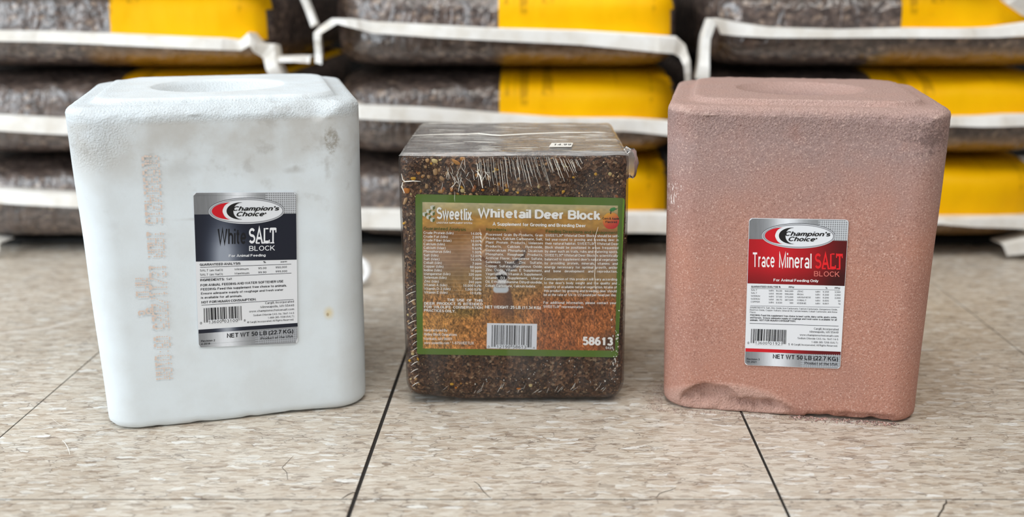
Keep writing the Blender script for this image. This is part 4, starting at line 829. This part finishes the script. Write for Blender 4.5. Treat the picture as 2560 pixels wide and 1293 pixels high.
ld_ = label_base(deer, .1720, .1395, .0022, .0037, .1161, YF - .0012, 0.0, math.radians(-1.25), M['green'])
ld_['label'] = 'green-edged paper label with a printed deer photo and white lettering'
o = label_deer(ld_, .1720, .1395).build('label_print', ld_, M['print']); o.location = (0, -.00027, 0)
# film: side wrap, hazy top sheet, folded seam, ear at the right, pleats
R = box_rings(HX + .0016, HY + .0026, HZ + .0012, .0095, 200, .0006, .0052, None, 44)[:-4]
v = np.vstack(R); N = 200
for i, p in enumerate(v):
    n = nz((p[0], p[1], p[2] * .5), 60, 5) * .0005 + nz(p, 190, 1) * .00015; r = math.hypot(p[0], p[1]); v[i][0] += p[0] / r * n; v[i][1] += p[1] / r * n
    k = max(0.0, 1 - p[2] / .022); v[i][1] += .012 * k * k * (1 if p[1] < -.05 else 0); v[i][0] *= 1 - .05 * k * k * (1.6 if p[0] > .05 else .6)
    k2 = max(0.0, 1 - p[2] / .03) * max(0, (-p[0] - .045) / .05); v[i][2] += .006 * k2
fs = [(j * N + i, j * N + (i + 1) % N, (j + 1) * N + (i + 1) % N, (j + 1) * N + i) for j in range(len(R) - 1) for i in range(N)]
o = link_mesh('film_wrap', v, fs, M['film'], deer, True); o['label'] = 'clear shrink film'
g = []; nx, ny = 110, 90
for j in range(ny + 1):
    for i in range(nx + 1):
        x = -1 + 2 * i / nx; y = -1 + 2 * j / ny
        X, Y = x * (HX + .0005), y * (HY + .0010)
        ed = max(abs(x), abs(y)); z = HZ + .0024 - .0030 * max(0, (ed - .94) / .06) ** 2
        z += nz((X, Y * 3, 0), 40, 2) * .0007 + nz((X * .6, Y * 3, 0), 150, 6) * .00022
        if Y < -.005: z += .0003
        g.append((X, Y, z))
fs = [(j * (nx + 1) + i, j * (nx + 1) + i + 1, (j + 1) * (nx + 1) + i + 1, (j + 1) * (nx + 1) + i) for j in range(ny) for i in range(nx)]
o = link_mesh('film_top', g, fs, M['film_top'], deer, True); o['label'] = 'hazy film stretched over the top'

def strand(vs, fs, pts, w):
    """thin raised fold of film: triangular section along a path, tapered ends"""
    n = len(pts); b = len(vs); pts = [Vector(p) for p in pts]
    for i, p in enumerate(pts):
        d = (pts[min(i + 1, n - 1)] - pts[max(i - 1, 0)]).normalized(); up = Vector((0, -1, 0)) if abs(d.y) < .9 and p.z < HZ + .001 else Vector((0, 0, 1))
        s = d.cross(up).normalized(); t = math.sin(math.pi * (i + .35) / (n - .3)) ** .6
        vs += [tuple(p + s * w * t), tuple(p - s * w * t), tuple(p + up * w * 1.1 * t)]
        if i:
            a = b + 3 * (i - 1); c = a + 3
            fs += [(a, c, c + 2, a + 2), (a + 1, a + 2, c + 2, c + 1), (a, a + 1, c + 1, c)]
vs, fs = [], []; rp = random.Random(21)
for k in range(46):                    # fan of pleats under the upper front edge
    x = -.030 + k * .00185 + rp.uniform(-.0008, .0008); L = (.024 if x < .022 else max(.006, .024 - (x - .022) * .55)) * rp.uniform(.55, 1.1); sl = .10 + max(0, x + .01) * 6.5
    z0 = HZ - rp.uniform(.0005, .004); pts = []
    for t in np.linspace(0, 1, 7): pts.append((x + sl * L * t + rp.uniform(-.0003, .0003), YF - .0026, z0 - L * t))
    strand(vs, fs, pts, rp.uniform(.00010, .00024))
for k in range(34):                    # crumpled patch on the left of the fan, glints drawn as white strands
    x, z = rp.gauss(-.040, .008), rp.gauss(.206, .006); a = rp.gauss(-1.45, .38); L = rp.uniform(.004, .011)
    strand(vs, fs, [(x + math.cos(a) * L * t + rp.uniform(-.0005, .0005), YF - .0026, min(z + math.sin(a) * L * t, HZ)) for t in np.linspace(0, 1, 5)], rp.uniform(.0001, .00025))
for k in range(15):                    # short tucks along the left edge beside the label
    z = .022 + k * .0062 + rp.uniform(-.001, .001); L = rp.uniform(.004, .0085)
    strand(vs, fs, [(-.083 - L + L * t, YF - .0026, z - .0020 + (.0035 * t) + .0006 * math.sin(t * 3)) for t in np.linspace(0, 1, 5)], rp.uniform(.00012, .00024))
for k in range(26):                    # tucks along the lower edge
    x = rp.uniform(-.07, .08); L = rp.uniform(.003, .008); a = rp.uniform(.5, 1.3); z = rp.uniform(.010, .017)
    strand(vs, fs, [(x + math.cos(a) * L * t, YF - .0022 + .012 * max(0, 1 - (z + math.sin(a) * L * t) / .022) ** 2, z + math.sin(a) * L * t) for t in np.linspace(0, 1, 4)], rp.uniform(.00008, .0002))
for pts, w in (([(-.0295, YF - .0026, .207), (-.0275, YF - .0026, .203), (-.0262, YF - .003, .198), (-.0255, YF - .0028, .193)], .0006), ([(-.0915, YF - .0022, .205), (-.0905, YF - .0026, .200), (-.0888, YF - .0028, .1985), (-.082, YF - .0026, .1990), (-.076, YF - .0024, .1985)], .00045),
               ([(-.0905, YF - .0026, .198), (-.0915, YF - .0022, .194), (-.0895, YF - .0024, .189)], .0005), ([(.0695, YF - .0026, .160), (.0668, YF - .0026, .150), (.068, YF - .0026, .140), (.0672, YF - .0026, .118), (.0688, YF - .0026, .102)], .00022)):
    strand(vs, fs, pts, w)
o = link_mesh('film_pleats', vs, fs, M['pleat'], deer); o['kind'] = 'stuff'; o['label'] = 'pleats in the shrink film, their glints painted white'
vs, fs = [], []
pts = [(-.0912, -.0030), (-.080, .0000), (-.06, .0040), (-.045, .0030), (-.033, .0075), (-.020, -.002), (-.013, -.0040), (.010, .0040), (.0407, .0132), (.060, .0125), (.0771, .0156)]
strand(vs, fs, [(x, y, HZ + .0034 + nz((x, y, 0), 40, 2) * .0004) for x, y in pts], .0007)
for k in range(60):
    x, y = rp.uniform(-.085, .088), rp.uniform(-.082, .08); a = rp.uniform(-.35, .35); L = rp.uniform(.008, .03)
    strand(vs, fs, [(x + math.cos(a) * L * t, y + math.sin(a) * L * t + rp.uniform(-.0005, .0005), HZ + .0030) for t in np.linspace(0, 1, 5) if abs(x + math.cos(a) * L * t) < .09], rp.uniform(.00008, .0002)) if x + L < .09 else None
o = link_mesh('film_seam', vs, fs, M['pleat'], deer); o['kind'] = 'stuff'; o['label'] = 'raised seam and creases of film across the top'
# ear of gathered film at the upper right edge: a crumpled lobe standing off the side
vs = []; nu, nv = 28, 18
for j in range(nv + 1):
    for i in range(nu):
        a = 2 * math.pi * i / nu; t = math.pi * j / nv; d = Vector((math.sin(t) * math.cos(a), math.sin(t) * math.sin(a), math.cos(t)))
        n = 1 + .22 * mnoise.noise(d * 2.2 + Vector((3, 1, 0))) + .10 * mnoise.noise(d * 6)
        vs.append((HX + .0035 + d.x * .0085 * n, -.052 + d.y * .012 * n, HZ - .0125 + d.z * .0135 * n - .004 * max(0, -d.z) * d.x))
fs = [(j * nu + i, j * nu + (i + 1) % nu, (j + 1) * nu + (i + 1) % nu, (j + 1) * nu + i) for j in range(nv) for i in range(nu)]
o = link_mesh('film_ear', vs, fs, M['film_top'], deer, True); o['label'] = 'gathered ear of film at the corner'
# white flecks where the label edge is scuffed through
vs, fs = [], []
for k in range(95):
    if k < 62: x, z = rp.uniform(.0815, .0885), abs(rp.gauss(0, .035)) + .022
    elif k < 78: x, z = rp.uniform(-.06, .08), rp.uniform(.0205, .026)
    else: x, z = rp.uniform(.005, .055), rp.uniform(.028, .045)
    if z > .15: continue
    r = rp.uniform(.0002, .0007) if k < 78 else rp.uniform(.0002, .0005); b = len(vs); m = rp.randint(4, 6); st = rp.uniform(.6, 2.6)
    vs += [(x + r * math.cos(q) * rp.uniform(.5, 1.2), YF - .0020, z + r * st * math.sin(q) * rp.uniform(.5, 1.2)) for q in np.linspace(0, 2 * math.pi, m + 1)[:-1]]; fs.append(tuple(range(b, b + m)))
link_mesh('label_scuffs', vs, fs, M['scuff'], deer)
# price sticker
st = link_mesh('price_sticker', [(.0292, -.0694, HZ + .0042), (.0478, -.0694, HZ + .0042), (.0500, -.0506, HZ + .0042), (.0318, -.0506, HZ + .0042)] + [(.0292, -.0694, HZ + .0036), (.0478, -.0694, HZ + .0036), (.0500, -.0506, HZ + .0036), (.0318, -.0506, HZ + .0036)],
               [(0, 1, 2, 3), (7, 6, 5, 4), (0, 4, 5, 1), (1, 5, 6, 2), (2, 6, 7, 3), (3, 7, 4, 0)], M['scuff'], deer); st['label'] = 'small white price sticker'
tv, tf = font_mesh('14.99', .01)
link_mesh('price', [(.0330 + (q[0] - tv[:, 0].min()) / np.ptp(tv[:, 0]) * .0145 + q[1] * .0010, -.0640 + q[1] / CAP * .0080, HZ + .0043 + q[2] * .00005) for q in tv], tf, plain('price_ink', (60, 60, 62), .6), st)

# ------------------------------------------------------------------ stacked bags
def bag_grid(nx, ny, nzz):
    idx, vs, fs = {}, [], []
    def vid(a, b, c):
        k = (a, b, c)
        if k not in idx: idx[k] = len(vs); vs.append((2 * a / nx - 1, 2 * b / ny - 1, 2 * c / nzz - 1))
        return idx[k]
    for a in range(nx):
        for b in range(ny):
            for c, fl in ((0, 1), (nzz, 0)):
                q = [vid(a, b, c), vid(a + 1, b, c), vid(a + 1, b + 1, c), vid(a, b + 1, c)]; fs.append(q[::-1] if fl else q)
    for a in range(nx):
        for c in range(nzz):
            for b, fl in ((0, 0), (ny, 1)):
                q = [vid(a, b, c), vid(a + 1, b, c), vid(a + 1, b, c + 1), vid(a, b, c + 1)]; fs.append(q[::-1] if fl else q)
    for b in range(ny):
        for c in range(nzz):
            for a, fl in ((0, 1), (nx, 0)):
                q = [vid(a, b, c), vid(a, b + 1, c), vid(a, b + 1, c + 1), vid(a, b, c + 1)]; fs.append(q[::-1] if fl else q)
    return np.array(vs), fs
BQ, BF = bag_grid(56, 30, 20)
def bag_shape(a, b, c, seed):
    q = np.abs(BQ); t = np.full(len(q), .9)
    for _ in range(40):
        g = (t * q[:, 0]) ** 10 + (t * q[:, 1]) ** 6 + (t * q[:, 2]) ** 4.4 - 1
        d = (10 * (t * q[:, 0]) ** 10 + 6 * (t * q[:, 1]) ** 6 + 4.4 * (t * q[:, 2]) ** 4.4) / t; t = np.clip(t - g / d, .2, 1.2)
    P = BQ * t[:, None] * np.array((a, b, c))
    for i, p in enumerate(P):
        n = mnoise.noise(Vector((p[0] * 9 + seed * 7, p[1] * 9, p[2] * 12))) * .006 + mnoise.noise(Vector((p[0] * 40, p[1] * 25, p[2] * 18 + seed * 5))) * .0016
        k = 1 - abs(p[2]) / c
        P[i] += Vector((p[0] / a * .4, p[1] / b, 0)) * n * max(0, min(1, k * 3))
    return P
def seam_strip(name, stations, parent, off, Y=1.318, th=.0022, yj=.004, seed=0):
    """folded tape: stations of (outer, inner) points (x, z); front sheet with thickness plus a flange back into the bag"""
    vs, fs = [], []; rr = random.Random(seed)
    # resample for smooth bends
    st = []
    for i in range(len(stations) - 1):
        (a, b), (c, d) = stations[i], stations[i + 1]; m = 4
        for k in range(m): t = k / m; st.append(((a[0] + (c[0] - a[0]) * t, a[1] + (c[1] - a[1]) * t), (b[0] + (d[0] - b[0]) * t, b[1] + (d[1] - b[1]) * t)))
    st.append(tuple(stations[-1])); n = len(st)
    for i, (p, q) in enumerate(st):
        y = Y + yj * math.sin(i * .55 + seed) + rr.uniform(-.0006, .0006)
        def P(u, yy): return (p[0] + (q[0] - p[0]) * u - off[0], yy - off[1], max(p[1] + (q[1] - p[1]) * u, .003) - off[2])
        vs += [P(.20, y + .040), P(.04, y + .006), P(.14, y), P(.84, y - .003), P(.84, y - .003 + th), P(.20, y + th), P(.14, y + .006 + th), P(.30, y + .042)]
        if i:
            a, b = 8 * (i - 1), 8 * i
            for k in range(8): fs.append((a + k, a + (k + 1) % 8, b + (k + 1) % 8, b + k))
    fs += [tuple(range(7, -1, -1)), tuple(range(8 * (n - 1), 8 * n))]
    return link_mesh(name, vs, fs, M['tape'], parent)
ST = dict(
mid3=[[(-0.283,0.255),(-0.27,0.252)],[(-0.282,0.277),(-0.27,0.275)],[(-0.281,0.291),(-0.268,0.29)],[(-0.273,0.3),(-0.261,0.294)],[(-0.258,0.309),(-0.248,0.301)],[(-0.233,0.309),(-0.229,0.295)],[(-0.208,0.305),(-0.207,0.288)],[(-0.134,0.302),(-0.135,0.283)],[(-0.057,0.298),(-0.057,0.279)],[(0.05,0.295),(0.05,0.273)],[(0.141,0.29),(0.142,0.264)],[(0.169,0.288),(0.165,0.262)],[(0.182,0.277),(0.173,0.258)],[(0.188,0.257),(0.177,0.25)],[(0.19,0.232),(0.18,0.23)]],
mid2=[[(-0.277,0.225),(-0.27,0.215)],[(-0.258,0.213),(-0.256,0.197)],[(-0.226,0.203),(-0.227,0.182)],[(-0.152,0.2),(-0.153,0.178)],[(-0.058,0.192),(-0.058,0.173)],[(0.025,0.187),(0.026,0.167)],[(0.107,0.186),(0.107,0.166)],[(0.16,0.183),(0.161,0.16)],[(0.188,0.18),(0.187,0.157)]],
mid1=[[(-0.284,0.063),(-0.285,0.041)],[(-0.231,0.067),(-0.233,0.037)],[(-0.182,0.067),(-0.183,0.037)],[(-0.026,0.065),(-0.026,0.036)],[(0.115,0.064),(0.115,0.031)],[(0.164,0.064),(0.165,0.031)],[(0.19,0.062),(0.191,0.033)]],
left3=[[(-0.771,0.294),(-0.772,0.282)],[(-0.671,0.295),(-0.673,0.279)],[(-0.607,0.294),(-0.609,0.277)],[(-0.473,0.289),(-0.474,0.271)],[(-0.393,0.286),(-0.395,0.268)],[(-0.374,0.283),(-0.372,0.267)],[(-0.361,0.293),(-0.358,0.273)],[(-0.349,0.279),(-0.355,0.265)],[(-0.329,0.278),(-0.348,0.257)],[(-0.326,0.257),(-0.344,0.247)],[(-0.319,0.237),(-0.337,0.232)]],
left3b=[[(-0.335,0.262),(-0.336,0.254)],[(-0.305,0.263),(-0.306,0.254)],[(-0.287,0.263),(-0.288,0.252)]],
left2=[[(-0.787,0.191),(-0.79,0.169)],[(-0.685,0.191),(-0.689,0.167)],[(-0.602,0.186),(-0.605,0.161)],[(-0.483,0.182),(-0.485,0.159)],[(-0.331,0.18),(-0.332,0.157)]],
left1=[[(-0.802,0.095),(-0.805,0.076)],[(-0.698,0.095),(-0.701,0.073)],[(-0.598,0.089),(-0.601,0.068)],[(-0.467,0.085),(-0.469,0.062)],[(-0.337,0.083),(-0.339,0.06)]],
left1b=[[(-0.735,0.028),(-0.731,0.004)],[(-0.709,0.022),(-0.708,0.008)]],
right3=[[(0.194,0.235),(0.214,0.232)],[(0.198,0.257),(0.213,0.255)],[(0.202,0.287),(0.213,0.282)],[(0.208,0.309),(0.218,0.301)],[(0.218,0.31),(0.224,0.286)],[(0.243,0.305),(0.244,0.284)],[(0.283,0.299),(0.284,0.283)],[(0.373,0.296),(0.374,0.283)],[(0.452,0.298),(0.453,0.283)],[(0.522,0.298),(0.523,0.283)],[(0.561,0.299),(0.568,0.283)],[(0.6,0.305),(0.603,0.284)],[(0.65,0.306),(0.653,0.284)]],
right2=[[(0.208,0.185),(0.209,0.167)],[(0.381,0.186),(0.382,0.169)],[(0.521,0.187),(0.522,0.173)],[(0.554,0.188),(0.555,0.172)],[(0.594,0.191),(0.596,0.173)],[(0.665,0.19),(0.667,0.176)]],
right1=[[(0.214,0.054),(0.214,0.038)],[(0.519,0.056),(0.519,0.048)],[(0.568,0.057),(0.57,0.042)],[(0.631,0.057),(0.633,0.038)],[(0.683,0.057),(0.686,0.036)]],
right1b=[[(0.604,0.022),(0.612,0.003)],[(0.634,0.031),(0.638,0.006)],[(0.664,0.040),(0.67,0.019)]],
left4=[[(-0.755,0.394),(-0.757,0.38)],[(-0.463,0.392),(-0.464,0.378)],[(-0.322,0.387),(-0.325,0.373)],[(-0.302,0.359),(-0.31,0.352)],[(-0.297,0.334),(-0.286,0.336)],[(-0.285,0.297),(-0.274,0.305)]],
right4=[[(0.209,0.401),(0.21,0.385)],[(0.462,0.396),(0.464,0.38)],[(0.558,0.368),(0.555,0.354)],[(0.574,0.324),(0.6,0.349)],[(0.6,0.31),(0.622,0.33)],[(0.648,0.321),(0.655,0.34)]])
CX = dict(left=-.566, mid=-.044, right=.446); HW = dict(left=.238, mid=.232, right=.240)
ZB = .010; TH = .1145
where = {('left', 1): 'bottom seed bag of the left stack, behind the white salt block', ('left', 2): 'second seed bag up in the left stack, behind the white salt block', ('left', 3): 'third seed bag up in the left stack, yellow panel beside the dark gap', ('left', 4): 'uppermost seed bag of the left stack, its white tape end dangling in the gap',
         ('mid', 1): 'bottom seed bag of the middle stack, behind the brown feed block', ('mid', 2): 'second seed bag up in the middle stack, just above the brown feed block', ('mid', 3): 'topmost visible seed bag of the middle stack between the two dark gaps',
         ('right', 1): 'bottom seed bag of the right stack, white flap touching the floor', ('right', 2): 'second seed bag up in the right stack, behind the pink salt block', ('right', 3): 'third seed bag up in the right stack, white tape bending down its left end', ('right', 4): 'uppermost seed bag of the right stack, only a white tape corner showing'}
YB = 1.345 + .30
k = 0
for colm, n in (('left', 4), ('mid', 3), ('right', 4)):
    for lv in range(1, n + 1):
        k += 1; org = (CX[colm], YB, ZB + TH * (lv - .5))
        t = thing('seed_bag', where[(colm, lv)], 'bag', org, 0, 'clear seed bags with yellow print, stacked behind the blocks')
        a, b, c = HW[colm] - (.004 if lv % 2 else 0), .30, TH / 2 - .0004
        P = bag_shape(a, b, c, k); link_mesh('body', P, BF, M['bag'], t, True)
        # yellow printed panel over the right half of the upper side
        sx = .428 - CX['right'] if (colm == 'right' and lv == 2) else {'left': -.541 + .566, 'mid': -.055 + .044, 'right': .452 - .446}[colm]
        zs = {('mid', 3): -.010, ('mid', 2): -.005, ('mid', 1): -.016, ('right', 3): -.008, ('right', 2): -.006, ('right', 1): -.021, ('left', 3): -.016, ('left', 2): -.009, ('left', 1): .004}.get((colm, lv), 0)
        used, fs = {}, []
        me = t.children[0].data; nrm = [q.normal.copy() for q in me.vertices]
        for fc in BF:
            m = P[fc].mean(axis=0)
            if m[0] > sx and m[0] < a * .93 and m[2] > zs - .002 and m[1] < b * .8 and not (m[0] > a * .99): fs.append([used.setdefault(i, len(used)) for i in fc])
        vs = [tuple(Vector(P[i]) + nrm[i] * .0012) for i in used]
        o = link_mesh('yellow_panel', vs, fs, M['yellow'], t, True); o['label'] = 'yellow printed panel'
        key = colm + str(lv)
        o = seam_strip('seam_tape', ST[key], t, org, seed=k); o['label'] = 'cream white folded end tape'
        if key + 'b' in ST: seam_strip('seam_tail', ST[key + 'b'], t, org, Y=1.316 if key[0] != 'l' else 1.322, yj=.002, seed=k)
# low black platform under the stacks
pl = thing('platform', 'low black platform under the stacked seed bags', 'pallet', (-.06, YB, 0))
for k in range(7):
    y = -.215 + k * .08; link_mesh('deck_board', *box_data(-.75, .75, y - .037, y + .037, .004, ZB - .0005, .001), M['black'], pl)
for x in (-.7, -.35, 0, .35, .7): link_mesh('runner', *box_data(x - .04, x + .04, -.25, .30, 0.0, .004), M['black'], pl)

# ------------------------------------------------------------------ small loose things
def tube(path, r, n=8):
    vs, fs = [], []; path = [Vector(p) for p in path]; m = len(path)
    for i, p in enumerate(path):
        d = (path[min(i + 1, m - 1)] - path[max(i - 1, 0)]).normalized(); u = d.cross(Vector((0, 0, 1))); u = u.normalized() if u.length > 1e-4 else Vector((1, 0, 0)); w = d.cross(u)
        for k in range(n): a = 2 * math.pi * k / n; vs.append(tuple(p + (u * math.cos(a) * 1.6 + w * math.sin(a)) * r))
        if i:
            for k in range(n): fs.append(((i - 1) * n + k, (i - 1) * n + (k + 1) % n, i * n + (k + 1) % n, i * n + k))
    fs += [tuple(range(n - 1, -1, -1)), tuple(range((m - 1) * n, m * n))]
    return vs, fs
cp = [(-.2235 + .0165 * math.cos(a), 1.205 + .012 * math.sin(a), .0165 + .0130 * math.sin(a)) for a in np.linspace(-1.55, 1.5, 16)]
vs, fs = tube(cp, .0030); o = link_mesh('plastic_curl', vs, fs, M['curl'], None, True)
o['label'] = 'small curled white plastic strip on the floor behind the white salt block'; o['category'] = 'plastic strip'
# crumbs of pink salt along the foot of the pink block
vs, fs, cs = [], [], []; rr = random.Random(4); ca, sa = math.cos(-.1716), math.sin(-.1716)
for k in range(2600):
    lx = rr.uniform(-.112, .108); q = abs(rr.gauss(0, .006)); ly = -.1045 - q
    if k < 240: lx = rr.uniform(.0, .09); ly = -.1035 - abs(rr.gauss(0, .0035)); r = rr.uniform(.0005, .0013)
    elif k < 1000: lx = -.106 - abs(rr.gauss(0, .008)); ly = rr.uniform(-.112, -.05); r = rr.uniform(.00012, .0004)
    else: r = rr.uniform(.00012, .00042)
    c = Vector((.2277 + lx * ca - ly * sa, .9203 + lx * sa + ly * ca, r * .5)); b = len(vs)
    e = [Vector((rr.uniform(-1, 1), rr.uniform(-1, 1), 0)).normalized() * r, None, Vector((0, 0, r * .8))]; e[1] = Vector((-e[0].y, e[0].x, 0)) * rr.uniform(.5, 1)
    for s in e: vs += [tuple(c + s), tuple(c - s)]
    vs[-1] = (vs[-1][0], vs[-1][1], 0.0)
    fs += [(b, b + 2, b + 4), (b + 2, b + 1, b + 4), (b + 1, b + 3, b + 4), (b + 3, b, b + 4), (b + 2, b, b + 5), (b + 1, b + 2, b + 5), (b + 3, b + 1, b + 5), (b, b + 3, b + 5)]
    cs += [lin(rr.choice([(150, 120, 112), (176, 134, 122), (120, 98, 92), (206, 176, 166)]))] * 6
o = link_mesh('salt_crumbs', vs, fs, M['crumbs'], None, cols=cs); o['kind'] = 'stuff'
o['label'] = 'pink salt dust and crumbs spilled on the floor around the pink block'; o['category'] = 'salt crumbs'
